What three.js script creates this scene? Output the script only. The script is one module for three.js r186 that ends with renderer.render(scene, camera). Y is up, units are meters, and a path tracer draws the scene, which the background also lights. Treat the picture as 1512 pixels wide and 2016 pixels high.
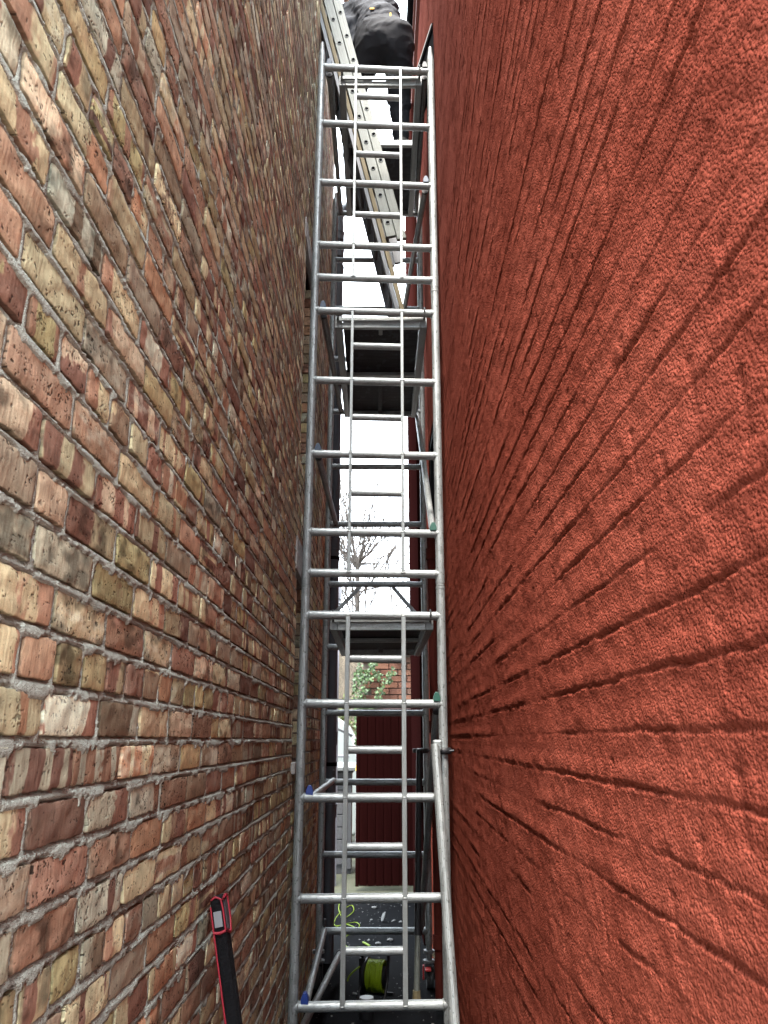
import * as THREE from 'three';
import { mergeGeometries, mergeVertices, toCreasedNormals } from 'three/addons/utils/BufferGeometryUtils.js';
import { RoundedBoxGeometry } from 'three/addons/geometries/RoundedBoxGeometry.js';
import { MarchingCubes } from 'three/addons/objects/MarchingCubes.js';

// ------------------------------------------------------------------ camera, sky, sun, exposure
const scene = new THREE.Scene();
const camera = new THREE.PerspectiveCamera(67.1, 768 / 1024, 0.05, 400);
camera.rotation.order = 'YXZ';
camera.position.set(0, 1.66, 0);
camera.rotation.set(0.2866, -0.0079, -0.0031);
camera.focus = 2.6;
camera.userData.fStop = 14;
scene.add(camera);
camera.updateMatrixWorld(true); camera.updateProjectionMatrix();

const EXPOSURE = 17;
{
  const W = 256, H = 128, d = new Float32Array(W * H * 4);
  for (let y = 0; y < H; y++) {
    const el = ((y + 0.5) / H - 0.5) * Math.PI, s = Math.max(0, Math.sin(el));
    const L = el > 0 ? (1 + 3 * s) / 4 : 0.25;                       // overcast sky, brighter overhead
    for (let x = 0; x < W; x++) {
      const cl = 1 + 0.06 * Math.sin(x * 0.049 * 2 + y * 0.13) * Math.sin(x * 0.0491 * 3 + 1.7 - y * 0.07);
      const i = (y * W + x) * 4;
      d[i] = 0.93 * L * cl; d[i + 1] = 1.03 * L * cl; d[i + 2] = 1.12 * L * cl; d[i + 3] = 1;
    }
  }
  const sky = new THREE.DataTexture(d, W, H, THREE.RGBAFormat, THREE.FloatType);
  sky.mapping = THREE.EquirectangularReflectionMapping; sky.magFilter = THREE.LinearFilter; sky.needsUpdate = true;
  scene.background = sky; scene.environment = sky;
}
const sun = new THREE.DirectionalLight(0xfff6ec, 1.25);
sun.position.set(-4, 30, 13); sun.target.position.set(0, 1, -3);
sun.castShadow = true; sun.shadow.radius = 30; sun.shadow.mapSize.set(2048, 2048);
Object.assign(sun.shadow.camera, { left: -8, right: 8, top: 12, bottom: -12, near: 1, far: 70 });
scene.add(sun, sun.target);

// ------------------------------------------------------------------ helpers
const NI = (g) => (g.index ? g.toNonIndexed() : g);
const V = (x, y, z) => new THREE.Vector3(x, y, z);
const P = (x, y, D) => new THREE.Vector3(x, y, -D);                  // D: metres into the alley
function rng(seed) { let s = seed >>> 0; return () => { s = (s + 0x6d2b79f5) | 0; let t = Math.imul(s ^ (s >>> 15), 1 | s); t = (t + Math.imul(t ^ (t >>> 7), 61 | t)) ^ t; return ((t ^ (t >>> 14)) >>> 0) / 4294967296; }; }
function h2(x, y, s = 0) { let h = Math.imul(x | 0, 374761393) ^ Math.imul(y | 0, 668265263) ^ Math.imul(s | 0, 1274126177); h = Math.imul(h ^ (h >>> 13), 1274126177); h ^= h >>> 16; return (h >>> 0) / 4294967296; }
function vn(x, y, s = 0, px = 0, py = 0) {                           // value noise, optionally tiling
  let x0 = Math.floor(x), y0 = Math.floor(y); const fx = x - x0, fy = y - y0, u = fx * fx * (3 - 2 * fx), v = fy * fy * (3 - 2 * fy);
  let x1 = x0 + 1, y1 = y0 + 1;
  if (px) { x0 = ((x0 % px) + px) % px; x1 = ((x1 % px) + px) % px; } if (py) { y0 = ((y0 % py) + py) % py; y1 = ((y1 % py) + py) % py; }
  const a = h2(x0, y0, s), b = h2(x1, y0, s), c = h2(x0, y1, s), d = h2(x1, y1, s);
  return a + (b - a) * u + (c - a) * v + (a - b - c + d) * u * v;
}
const fbm = (x, y, o = 4, s = 0) => { let t = 0, a = 0.5, n = 0; for (let i = 0; i < o; i++) { t += a * vn(x, y, s + i); n += a; a *= 0.5; x *= 2.03; y *= 2.03; } return t / n; };
const clamp = (x, a = 0, b = 1) => Math.min(b, Math.max(a, x)), sm = (a, b, x) => { const t = clamp((x - a) / (b - a)); return t * t * (3 - 2 * t); }, mix = (a, b, t) => a + (b - a) * t;
const mix3 = (a, b, t) => [mix(a[0], b[0], t), mix(a[1], b[1], t), mix(a[2], b[2], t)];
const used = new Map();
function numbered(n) { const k = used.get(n) ?? 0; used.set(n, k + 1); return k ? n + '_' + String(k).padStart(3, '0') : n; }
function tag(o, label, category, group) { o.userData.label = label; o.userData.category = category; if (group) o.userData.group = group; return o; }
function thing(name, label, category, pos = V(0, 0, 0), group) { const o = new THREE.Group(); o.name = numbered(name); o.position.copy(pos); scene.add(o); return tag(o, label, category, group); }
function mesh(name, geo, mat, parent = scene) {
  const g = Array.isArray(geo) ? (geo.length > 1 ? merge(geo) : geo[0]) : geo, m = new THREE.Mesh(g, mat);
  m.name = parent === scene ? numbered(name) : name; m.castShadow = m.receiveShadow = true; parent.add(m); return m;
}
function merge(list) { const l = list.map((g) => { const n = g.index ? g.toNonIndexed() : g; for (const k of Object.keys(n.attributes)) if (!['position', 'normal', 'uv', 'color'].includes(k)) n.deleteAttribute(k); return n; }); const hasC = l.some((g) => g.attributes.color); if (!hasC) return mergeGeometries(l); return mergeGeometries(l); }
function struct(name, geo, mat) { const m = mesh(name, geo, mat); m.userData.kind = 'structure'; return m; }
const box = (w, h, d, x = 0, y = 0, z = 0, r = 0) => { const g = r ? new RoundedBoxGeometry(w, h, d, 2, r) : new THREE.BoxGeometry(w, h, d); g.translate(x, y, z); return g; };
const fromTo = (a, b) => { const m = new THREE.Matrix4(), q = new THREE.Quaternion().setFromUnitVectors(V(0, 1, 0), b.clone().sub(a).normalize()); return m.compose(a.clone().add(b).multiplyScalar(0.5), q, V(1, 1, 1)); };
function tube(a, b, r, { seg = 24, flutes = 0, r2 = r, open = false, depth = 0.0011 } = {}) {
  const L = a.distanceTo(b), g = new THREE.CylinderGeometry(r2, r, L, flutes ? flutes * 4 : seg, 1, open), p = g.attributes.position, uv = g.attributes.uv;
  if (flutes) for (let i = 0; i < p.count; i++) { const x = p.getX(i), z = p.getZ(i), rr = Math.hypot(x, z); if (rr < 1e-6) continue; const k = 1 - (depth / r) * (0.5 + 0.5 * Math.cos(Math.atan2(z, x) * flutes)) ** 3; p.setX(i, x * k); p.setZ(i, z * k); }
  for (let i = 0; i < uv.count; i++) uv.setXY(i, uv.getX(i) * 0.16, uv.getY(i) * L);
  if (flutes) g.computeVertexNormals();
  return g.applyMatrix4(fromTo(a, b));
}
function bar(a, b, w, d, roll = V(0, 0, 1)) {                        // rectangular bar, w across, d along 'roll'
  const L = a.distanceTo(b), y = b.clone().sub(a).normalize(), z = roll.clone().sub(y.clone().multiplyScalar(roll.dot(y))).normalize(), x = y.clone().cross(z);
  const g = new RoundedBoxGeometry(w, L, d, 1, Math.min(w, d) * 0.12), m = new THREE.Matrix4().makeBasis(x, y, z).setPosition(a.clone().add(b).multiplyScalar(0.5));
  return g.applyMatrix4(m);
}
function dataTex(W, H, fn, srgb = false) {
  const d = new Uint8Array(W * H * 4);
  for (let y = 0; y < H; y++) for (let x = 0; x < W; x++) { const c = fn(x, y), i = (y * W + x) * 4; if (typeof c === 'number') { d[i] = d[i + 1] = d[i + 2] = clamp(c) * 255; } else { d[i] = clamp(c[0]) * 255; d[i + 1] = clamp(c[1]) * 255; d[i + 2] = clamp(c[2]) * 255; } d[i + 3] = 255; }
  const t = new THREE.DataTexture(d, W, H); t.wrapS = t.wrapT = THREE.RepeatWrapping; t.magFilter = THREE.LinearFilter; t.minFilter = THREE.LinearMipmapLinearFilter; t.generateMipmaps = true;
  if (srgb) t.colorSpace = THREE.SRGBColorSpace; t.needsUpdate = true; return t;
}
const rep = (t, x, y = x) => { const c = t.clone(); c.repeat.set(x, y); c.needsUpdate = true; return c; };
const std = (o) => new THREE.MeshStandardMaterial(o), matt = (o) => new THREE.MeshPhysicalMaterial({ specularIntensity: 0.25, ...o });
const lin = (r, g, b) => new THREE.Color().setRGB(r, g, b);
const rgb = (r, g, b) => new THREE.Color().setRGB(r / 255, g / 255, b / 255, THREE.SRGBColorSpace);

// ------------------------------------------------------------------ textures and materials
const T = {};
T.sand = dataTex(512, 512, (x, y) => 0.45 * h2(x >> 1, y >> 1, 3) + 0.3 * vn(x / 5, y / 5, 5, 0, 0) + 0.25 * vn(x / 17, y / 17, 6));
// gritty sprayed render: rounded grains of several sizes with pits between them
T.grit = (() => {
  const N = 1024, h = new Float32Array(N * N), r = rng(77);
  for (const [count, rad, amp] of [[1300, 17, 0.62], [7000, 10, 0.72], [24000, 6, 0.55], [30000, 3.4, 0.34]]) for (let k = 0; k < count; k++) {
    const cx = Math.floor(r() * N), cy = Math.floor(r() * N), R = rad * (0.55 + 0.8 * r()), A = amp * (0.4 + 0.7 * r()), ex = 0.75 + 0.5 * r(), sk = (r() - 0.5) * 0.8, R2 = Math.ceil(R * 1.5);
    for (let j = -R2; j <= R2; j++) for (let i = -R2; i <= R2; i++) { const q = (i * i * ex + j * j / ex + sk * i * j) / (R * R); if (q < 1) { const at = (((cy + j) & (N - 1)) * N) + ((cx + i) & (N - 1)), v = A * Math.sqrt(1 - q); if (v > h[at]) h[at] = v; } }
  }
  return dataTex(N, N, (x, y) => clamp(h[y * N + x] + 0.05 * h2(x, y, 9)));
})();
T.mottle = dataTex(512, 512, (x, y) => { const a = vn(x / 128, y / 128, 1, 4, 4) * 0.5 + vn(x / 32, y / 32, 2, 16, 16) * 0.3 + vn(x / 8, y / 8, 3, 64, 64) * 0.2; const k = 0.82 + 0.3 * a; return [k, k * (0.985 + 0.05 * (a - 0.5)), k * (0.98 + 0.06 * (a - 0.5))]; }, true);
T.metalR = dataTex(512, 512, (x, y) => 0.30 + 0.22 * vn(x / 40, y / 64, 4, 0, 8) + 0.16 * vn(x / 6, y / 6, 7) + (h2(x >> 1, y >> 2, 8) > 0.985 ? 0.3 : 0));
T.metalC = dataTex(512, 512, (x, y) => { let k = 0.80 + 0.13 * vn(x / 30, y / 50, 11) + 0.08 * vn(x / 5, y / 9, 12); const sp = vn(x / 4, y / 4, 13); if (sp > 0.86) k *= 0.72; const drip = vn(x / 7, y / 55, 15); if (drip > 0.8) k *= 0.86; return [k, k * 1.0, k * 0.995]; }, true);
T.metalB = dataTex(256, 256, (x, y) => 0.5 * vn(x / 8, y / 20, 21) + 0.5 * h2(x, y >> 1, 22));
T.asphalt = dataTex(1024, 1024, (x, y) => { const a = h2(x >> 1, y >> 1, 31), b = vn(x / 6, y / 6, 32), c = vn(x / 90, y / 90, 33); let k = 0.155 + 0.05 * a + 0.04 * b + 0.05 * c; if (a > 0.992) k += 0.3 * h2(x >> 1, y >> 1, 34); return [k * 0.98, k, k * 1.07]; }, true);
T.moss = dataTex(512, 512, (x, y) => { const m = sm(0.3, 0.65, fbm(x / 60, y / 60, 4, 41)), g = h2(x, y, 42) * 0.1; return mix3([0.50 + g, 0.47 + g, 0.36 + g], [0.40 + g, 0.41 + g, 0.17 + g], m); }, true);
T.wood = dataTex(256, 1024, (x, y) => { const g = vn(x / 5 + 2 * vn(x / 60, y / 200, 51), y / 160, 52), f = vn(x / 1.6, y / 90, 53); const k = 0.6 + 0.3 * g + 0.14 * f; return [k, k, k]; }, true);
T.ply = dataTex(512, 512, (x, y) => { const k = 0.6 + 0.3 * fbm(x / 90, y / 14, 4, 61) + 0.15 * vn(x / 3, y / 3, 62); const w = sm(0.62, 0.7, fbm(x / 40, y / 40, 3, 63)) * 0.2; return [k + w, k * 0.95 + w, k * 0.92 + w]; }, true);
T.cloth = dataTex(256, 256, (x, y) => 0.5 + 0.25 * Math.sin(x * Math.PI / 2) * Math.sin(y * Math.PI / 2) + 0.3 * vn(x / 20, y / 20, 71));
T.dash = dataTex(512, 512, (x, y) => { const a = h2(x >> 2, y >> 2, 81), b = vn(x / 5, y / 5, 82), c = vn(x / 60, y / 60, 83); const k = (0.35 + 0.5 * a + 0.3 * b) * (0.7 + 0.5 * c); return [k, k * 0.95, k * 0.86]; }, true);

const M = {
  alu: std({ color: lin(0.315, 0.335, 0.335), metalness: 0.5, roughness: 0.95, roughnessMap: T.metalR, map: T.metalC, bumpMap: T.metalB, bumpScale: 0.0004 }),
  aluDull: std({ color: lin(0.22, 0.235, 0.24), metalness: 0.4, roughness: 1, roughnessMap: T.metalR, map: T.metalC, bumpMap: T.metalB, bumpScale: 0.0004 }),
  rung: std({ color: lin(0.315, 0.335, 0.335), metalness: 0.45, roughness: 1, roughnessMap: T.metalR, map: rep(T.metalC, 3, 1.3), bumpMap: T.metalB, bumpScale: 0.0006 }),
  steel: std({ color: lin(0.018, 0.018, 0.02), metalness: 0.3, roughness: 0.5 }),
  blue: std({ color: rgb(24, 50, 118), roughness: 0.45 }), slate: std({ color: rgb(28, 46, 66), roughness: 0.5 }), green: std({ color: rgb(16, 66, 54), roughness: 0.5 }),
  ladderFace: std({ color: rgb(108, 112, 106), metalness: 0.15, roughness: 0.55, map: T.metalC, bumpMap: T.metalB, bumpScale: 0.0005 }),
  ladderDark: std({ color: lin(0.11, 0.115, 0.125), metalness: 0.2, roughness: 0.5, map: T.metalC }),
  timber: std({ color: rgb(134, 120, 88), roughness: 0.75, map: T.wood }),
  hole: matt({ specularIntensity: 0, color: lin(0.0025, 0.0025, 0.0025), roughness: 1 }),
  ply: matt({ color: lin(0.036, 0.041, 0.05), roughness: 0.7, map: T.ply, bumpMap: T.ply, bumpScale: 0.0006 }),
  pvcGrey: matt({ color: lin(0.055, 0.064, 0.073), roughness: 0.42 }), pvcPale: std({ color: lin(0.12, 0.12, 0.14), roughness: 0.45 }), black: matt({ color: lin(0.007, 0.007, 0.008), roughness: 0.38 }), rubber: std({ color: lin(0.016, 0.016, 0.017), roughness: 0.75 }),
  redPlastic: std({ color: lin(0.36, 0.012, 0.012), roughness: 0.4 }),
  frameBlack: matt({ specularIntensity: 0.05, color: lin(0.0022, 0.0022, 0.003), roughness: 0.8 }),
  glass: new THREE.MeshPhysicalMaterial({ color: lin(0.02, 0.022, 0.025), roughness: 0.06, metalness: 0, specularIntensity: 1 }),
  stone: std({ color: lin(0.30, 0.29, 0.27), roughness: 0.85, map: T.mottle, bumpMap: T.sand, bumpScale: 0.0012 }),
  cable: matt({ color: rgb(88, 106, 14), roughness: 0.42 }),
};

// ------------------------------------------------------------------ ground
{
  const pl = (x0, x1, D0, D1, y, nx, nz, bump) => {
    const g = new THREE.PlaneGeometry(x1 - x0, D1 - D0, nx, nz); g.rotateX(-Math.PI / 2); g.translate((x0 + x1) / 2, y, -(D0 + D1) / 2);
    const p = g.attributes.position, uv = g.attributes.uv; for (let i = 0; i < p.count; i++) { if (bump) p.setY(i, y + bump * (fbm(p.getX(i) * 3, p.getZ(i) * 3, 4, 5) - 0.5)); uv.setXY(i, p.getX(i) * 0.8, p.getZ(i) * 0.8); } g.computeVertexNormals(); return g;
  };
  struct('ground', pl(-150, 150, -150, 200, -0.012, 2, 2), std({ color: lin(0.20, 0.195, 0.18), roughness: 0.95, map: T.mottle }));
  struct('asphalt_path', pl(-0.6, 0.6, 0, 9.05, 0, 60, 300, 0.006), matt({ specularIntensity: 0.08, roughness: 0.95, map: T.asphalt, bumpMap: rep(T.asphalt, 1), bumpScale: 0.002, color: lin(0.05, 0.051, 0.056) }));
  struct('yard_paving', pl(-4, 4, 9.05, 19, 0.004, 30, 30, 0.008), std({ color: lin(0.075, 0.084, 0.05), roughness: 0.95, map: T.moss, bumpMap: T.sand, bumpScale: 0.003 }));
  struct('pavement', pl(-5, 5, -3, 0, -0.004, 4, 4), std({ color: lin(0.32, 0.31, 0.29), roughness: 0.9, map: T.mottle }));
}

// ------------------------------------------------------------------ left house: brick wall
const LX = -0.472, C0 = 0.007, CH = 0.075, LSTART = 0.0, LEND = 7.0, LTOP = 9.25;
// guessed gables, out of view: tops cut low at the street to admit light
const verge = (s, top) => (s >= 4 ? top : 4.7 + (top - 4.7) * Math.max(0, s) / 4);
const guessedGable = (top, th, x) => { const sh = new THREE.Shape(); sh.moveTo(0, 4.7); sh.lineTo(4, 4.7); sh.lineTo(4, top); sh.closePath(); const g = new THREE.ExtrudeGeometry(sh, { depth: th, bevelEnabled: false }); g.rotateY(Math.PI / 2); g.translate(x, 0, 0); return g; };
const LWIN = [{ s0: 4.42, s1: 4.95, y0: 3.305, y1: 4.80 }, { s0: 4.44, s1: 4.97, y0: 1.545, y1: 2.60 }];
const inLWin = (s, y, m = 0) => LWIN.some((w) => s > w.s0 - m && s < w.s1 + m && y > w.y0 - m && y < w.y1 + m);
// joints of a course: positions of the perpends along the wall
const courses = [];
for (let j = 0; C0 + j * CH < LTOP; j++) {
  const r = rng(1000 + j * 7), head = j % 6 === 5, unit = head ? 0.1125 : 0.225, off = head ? 0.03 : (j % 2 ? 0.1125 : 0) + (h2(j, 1, 4) - 0.5) * 0.05, cuts = [];
  let s = LSTART - unit + (off % unit);
  while (s < LEND + unit) { cuts.push(s); let u = unit * (1 + (r() - 0.5) * 0.05); if (!head && r() < 0.05) u = 0.1125; s += u; }
  courses.push({ y: C0 + j * CH, cuts, head });
}
const BR = { cols: 16, rows: 32, cw: 128, ch: 64 };
{
  const N = 2048, col = new Uint8Array(N * N * 4), bmp = new Uint8Array(N * N * 4), r = rng(4242);
  const pal = { cream: [214, 190, 154], tan: [198, 170, 136], pale: [214, 204, 186], ochre: [184, 162, 116], red: [134, 82, 72], brick: [158, 106, 88], orange: [190, 126, 98], brown: [124, 96, 80], maroon: [112, 68, 62], pink: [202, 168, 144], grey: [176, 162, 144] };
  const lightK = ['cream', 'cream', 'tan', 'tan', 'pink', 'ochre', 'pale', 'grey'], darkK = ['red', 'red', 'brick', 'brown', 'brick', 'orange', 'brick', 'maroon'];
  for (let cy = 0; cy < BR.rows; cy++) for (let cx = 0; cx < BR.cols; cx++) {
    const id = cy * BR.cols + cx, kind = r(), A = pal[lightK[Math.floor(r() * lightK.length)]], B = pal[darkK[Math.floor(r() * darkK.length)]];
    const bands = 1.6 + r() * 6, bias = kind < 0.66 ? 0.30 + 0.26 * r() : kind < 0.86 ? 0.95 : kind < 0.975 ? -0.1 : 0.5, tilt = (r() - 0.5) * 0.5, pitted = 0.5 + r() * 0.5, sootA = r() < 0.18 ? 0.3 : 0.06, soft = 0.02 + 0.10 * r() * r(), tone = 0.86 + 0.26 * r(), horiz = kind > 0.975, sal = r() < 0.14 ? 0.45 : 0.0, pitT = 0.70 + 0.1 * r();
    for (let y = 0; y < BR.ch; y++) for (let x = 0; x < BR.cw; x++) {
      const u = x / BR.cw, v = y / BR.ch, i = ((cy * BR.ch + y) * N + cx * BR.cw + x) * 4, gx = x + id * 131, gy = y + id * 57;
      const warp = (vn(gx / 34, gy / 60, 91) - 0.5) * 0.10;
      const along = horiz ? v * 1.2 : u + tilt * (v - 0.5) * 0.3;
      const st = vn((along + warp) * bands + id * 13.7, horiz ? u * 1.5 : v * 0.18, 92);
      const m = sm(bias - soft, bias + soft, st + (vn(gx / 4, gy / 9, 93) - 0.5) * 0.12);
      let c = mix3([178, 154, 128], mix3(A, B, kind < 0.66 || horiz ? 1 - m : clamp(bias > 0.5 ? 0.85 + 0.25 * (vn(gx / 30, gy / 20, 97) - 0.5) : 0.12 + 0.3 * vn(gx / 25, gy / 30, 98))), 0.70);
      const streak = vn(gx / 1.9, gy / 24, 94), grain = h2(gx, gy, 95);
      let k = tone * (0.86 + 0.17 * streak + 0.1 * grain + 0.14 * (vn(gx / 15, gy / 15, 96) - 0.5));
      const pit = vn(gx / 1.7, gy / 3.4, 99) * 0.66 + vn(gx / 11, gy / 9, 100) * 0.34, isPit = sm(pitT, pitT + 0.06, pit) * pitted;
      const soot = sootA * sm(0.45, 0.8, fbm(gx / 26, gy / 26, 3, 101));
      const ed = Math.min(u, 1 - u, (v < 0.5 ? v : 1 - v) * 0.5) + 0.02 * (vn(gx / 5, gy / 5, 102) - 0.5), edge = 1 - sm(0.0, 0.022, ed);
      k *= (1 - 0.62 * isPit) * (1 - soot * 1.2) * (1 - 0.28 * edge);
      const w = sal * sm(0.4, 0.75, fbm(gx / 20, gy / 14, 3, 103));
      for (let q = 0; q < 3; q++) col[i + q] = clamp((mix(c[q], [206, 194, 176][q], w) * k) / 255) * 255;
      col[i + 3] = 255;
      const hgt = clamp(0.62 + 0.18 * (streak - 0.5) + 0.10 * (grain - 0.5) + 0.35 * (vn(gx / 11, gy / 14, 104) - 0.5) - 0.5 * isPit - 0.35 * edge);
      bmp[i] = bmp[i + 1] = bmp[i + 2] = hgt * 255; bmp[i + 3] = 255;
    }
  }
  const mk = (d, s) => { const t = new THREE.DataTexture(d, N, N); t.magFilter = THREE.LinearFilter; t.minFilter = THREE.LinearMipmapLinearFilter; t.generateMipmaps = true; if (s) t.colorSpace = THREE.SRGBColorSpace; t.needsUpdate = true; return t; };
  T.brickC = mk(col, true); T.brickB = mk(bmp, false);
}
M.brick = matt({ vertexColors: true, map: T.brickC, bumpMap: T.brickB, bumpScale: 0.0035, specularIntensity: 0.1, roughness: 0.95, color: lin(1.08, 1.26, 1.22) });
M.mortar = matt({ specularIntensity: 0, color: lin(0.36, 0.37, 0.315), roughness: 0.95, map: T.mottle, bumpMap: rep(T.sand, 1.6), bumpScale: 0.004 });

// one brick: an uneven face on torn edges, standing proud of the joint; face towards +x
function brickGeo(s0, s1, y0, y1, id, nx, ny, header) {
  const pos = [], uv = [], idx = [], cx = id % BR.cols, cy = Math.floor(id / BR.cols) % BR.rows, flip = h2(id, 5, 6) > 0.5;
  const proud = 0.0035 * (h2(id, 1, 2) - 0.5), tiltS = 0.004 * (h2(id, 3, 2) - 0.5), tiltY = 0.004 * (h2(id, 4, 2) - 0.5), DEEP = 0.022;
  const uvOf = (a, b) => { let u = flip ? 1 - a : a; if (header) u = u * 0.5 + (h2(id, 8, 8) > 0.5 ? 0.5 : 0); return [(cx + 0.012 + u * 0.976) / BR.cols, (cy + 0.02 + b * 0.96) / BR.rows]; };
  const L = s1 - s0, H = y1 - y0, jx = nx > 2 ? 1 : 0;
  const at = (i, k) => {
    const a = i / nx, b = k / ny; let s = s0 + a * L, y = y0 + b * H, x = LX + proud + tiltS * (a - 0.5) + tiltY * (b - 0.5);
    const n1 = fbm(s * 90, y * 90, 2, 11) - 0.5, n2 = vn(s * 210, y * 210, 12) - 0.5, n3 = vn(s * 38, y * 38, 13) - 0.5;
    const ea = Math.min(a, 1 - a) * L, eb = Math.min(b, 1 - b) * H, e = Math.min(ea, eb);
    if (jx) {
      const onS = i === 0 || i === nx, onY = k === 0 || k === ny, j = 0.0062 * n1 + 0.0035 * n2;
      if (onS) s += (i === 0 ? 1 : -1) * (0.001 + Math.abs(j)); if (onY) y += (k === 0 ? 1 : -1) * (0.0008 + Math.abs(j) * 1.1);
      if (onS && onY) { s += (i === 0 ? 1 : -1) * 0.0014; y += (k === 0 ? 1 : -1) * 0.0014; }
      x += 0.0036 * n3 + 0.0014 * n2; if (onS || onY) x -= 0.0016 + 0.002 * Math.max(0, n1);
    }
    return [x, y, -s, a, b];
  };
  const W = nx + 1; const grid = [];
  for (let k = 0; k <= ny; k++) for (let i = 0; i <= nx; i++) { const p = at(i, k); grid.push(p); pos.push(p[0], p[1], p[2]); uv.push(...uvOf(p[3], p[4])); }
  for (let k = 0; k < ny; k++) for (let i = 0; i < nx; i++) { const a = k * W + i, b = a + 1, c = a + W, d = c + 1; idx.push(a, b, d, a, d, c); }
  const ring = []; for (let i = 0; i < nx; i++) ring.push([i, 0]); for (let k = 0; k < ny; k++) ring.push([nx, k]); for (let i = nx; i > 0; i--) ring.push([i, ny]); for (let k = ny; k > 0; k--) ring.push([0, k]);
  const base = pos.length / 3;
  for (const [i, k] of ring) { const p = grid[k * W + i]; const t = uvOf(p[3], p[4]); pos.push(p[0], p[1], p[2], p[0] - DEEP, p[1], p[2]); uv.push(...t, ...t); }
  for (let q = 0; q < ring.length; q++) { const a = base + q * 2, b = base + ((q + 1) % ring.length) * 2; idx.push(a, a + 1, b, b, a + 1, b + 1); }
  const g = new THREE.BufferGeometry(); g.setAttribute('position', new THREE.Float32BufferAttribute(pos, 3)); g.setAttribute('uv', new THREE.Float32BufferAttribute(uv, 2)); g.setIndex(idx);
  { const sc = (s0 + s1) / 2, yc = (y0 + y1) / 2, hi = sm(2.5, 6.5, yc), soot = 0.84 + 0.28 * fbm(sc * 0.9, yc * 0.7, 3, 230) + 0.1 * (h2(id, Math.round(sc * 99), 3) - 0.5), c = new Float32Array(pos.length); for (let q = 0; q < c.length; q += 3) { c[q] = soot * (1 - 0.06 * hi); c[q + 1] = soot * (1 - 0.02 * hi); c[q + 2] = soot * (0.985 + 0.09 * hi); } g.setAttribute('color', new THREE.BufferAttribute(c, 3)); } g.computeVertexNormals(); return g;  // upper bricks tinted cooler: a camera colour cast put into their tone
}
{
  const wall = thing('brick_house', 'tall house wall of mottled cream and red bricks filling the left side', 'house', P(LX, 0, LSTART));
  const list = [], v = new THREE.Vector3(), r = rng(9);
  let id = 0;
  courses.forEach((c, j) => {
    for (let i = 0; i < c.cuts.length - 1; i++) {
      let s0 = c.cuts[i] + 0.005, s1 = c.cuts[i + 1] - 0.005; const y0 = c.y + 0.0078 + (r() - 0.5) * 0.002, y1 = c.y + CH - 0.0052 + (r() - 0.5) * 0.002; id = Math.floor(h2(i, j, 55) * 512);
      if (s1 < LSTART || s0 > LEND) continue; s0 = Math.max(s0, LSTART); s1 = Math.min(s1, LEND);
      for (const w of LWIN) if ((y0 + y1) / 2 > w.y0 && (y0 + y1) / 2 < w.y1 && s1 > w.s0 && s0 < w.s1) { if ((s0 + s1) / 2 < (w.s0 + w.s1) / 2) s1 = Math.min(s1, w.s0); else s0 = Math.max(s0, w.s1); }
      for (const [a, b, l0, l1] of [[4.78, 4.97, 4.30, 5.08], [2.58, 2.82, 4.30, 5.10]]) if ((y0 + y1) / 2 > a && (y0 + y1) / 2 < b && s1 > l0 && s0 < l1) { if ((s0 + s1) / 2 < (l0 + l1) / 2) s1 = Math.min(s1, l0); else s0 = Math.max(s0, l1); }
      if (s1 - s0 < 0.03 || y1 > verge(s0, LTOP)) continue;
      const sc = (s0 + s1) / 2; v.set(LX, (y0 + y1) / 2, -sc).project(camera);
      const depth = V(LX, (y0 + y1) / 2, -sc).applyMatrix4(camera.matrixWorldInverse).z;
      const seen = depth < -0.1 && Math.abs(v.x) < 1.08 && Math.abs(v.y) < 1.08;
      list.push({ s0, s1, y0, y1, id, seen, key: seen ? (s1 - s0) / (depth * depth * sc) : 0, header: s1 - s0 < 0.125, near: sc < 2.9 && seen, sc });
    }
  });
  const order = list.filter((b) => b.seen).sort((a, b) => b.key - a.key), single = new Set(order.slice(0, 300)), rest = [];
  for (const b of list) {
    const n = single.has(b) ? (b.sc < 1.6 ? [b.header ? 9 : 16, 7] : [b.header ? 5 : 9, 4]) : b.near ? [b.header ? 4 : 7, 3] : b.seen && b.sc < 4.6 ? [3, 2] : [1, 1];
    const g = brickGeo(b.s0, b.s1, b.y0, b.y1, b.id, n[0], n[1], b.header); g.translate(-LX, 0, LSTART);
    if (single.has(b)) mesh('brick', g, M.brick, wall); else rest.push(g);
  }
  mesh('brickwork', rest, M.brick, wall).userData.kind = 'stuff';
  // mortar: a height field, undercut below each course and smeared over the top edges of the one beneath
  const grid = (s0, s1, y0, y1, ds, dy, fn) => {
    const nx = Math.round((s1 - s0) / ds), ny = Math.round((y1 - y0) / dy), pos = new Float32Array((nx + 1) * (ny + 1) * 3), uv = new Float32Array((nx + 1) * (ny + 1) * 2), idx = [];
    for (let k = 0, o = 0; k <= ny; k++) for (let i = 0; i <= nx; i++, o++) { const s = s0 + (s1 - s0) * i / nx, y = Math.min(verge(s, LTOP), y0 + (y1 - y0) * k / ny); pos[o * 3] = fn(s, y); pos[o * 3 + 1] = y; pos[o * 3 + 2] = -s + LSTART; uv[o * 2] = s * 2; uv[o * 2 + 1] = y * 2; }
    for (let k = 0; k < ny; k++) for (let i = 0; i < nx; i++) { const a = k * (nx + 1) + i, b = a + 1, c = a + nx + 1; idx.push(a, b, c + 1, a, c + 1, c); }
    const g = new THREE.BufferGeometry(); g.setAttribute('position', new THREE.BufferAttribute(pos, 3)); g.setAttribute('uv', new THREE.BufferAttribute(uv, 2)); g.setIndex(idx); g.computeVertexNormals(); return g;
  };
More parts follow.
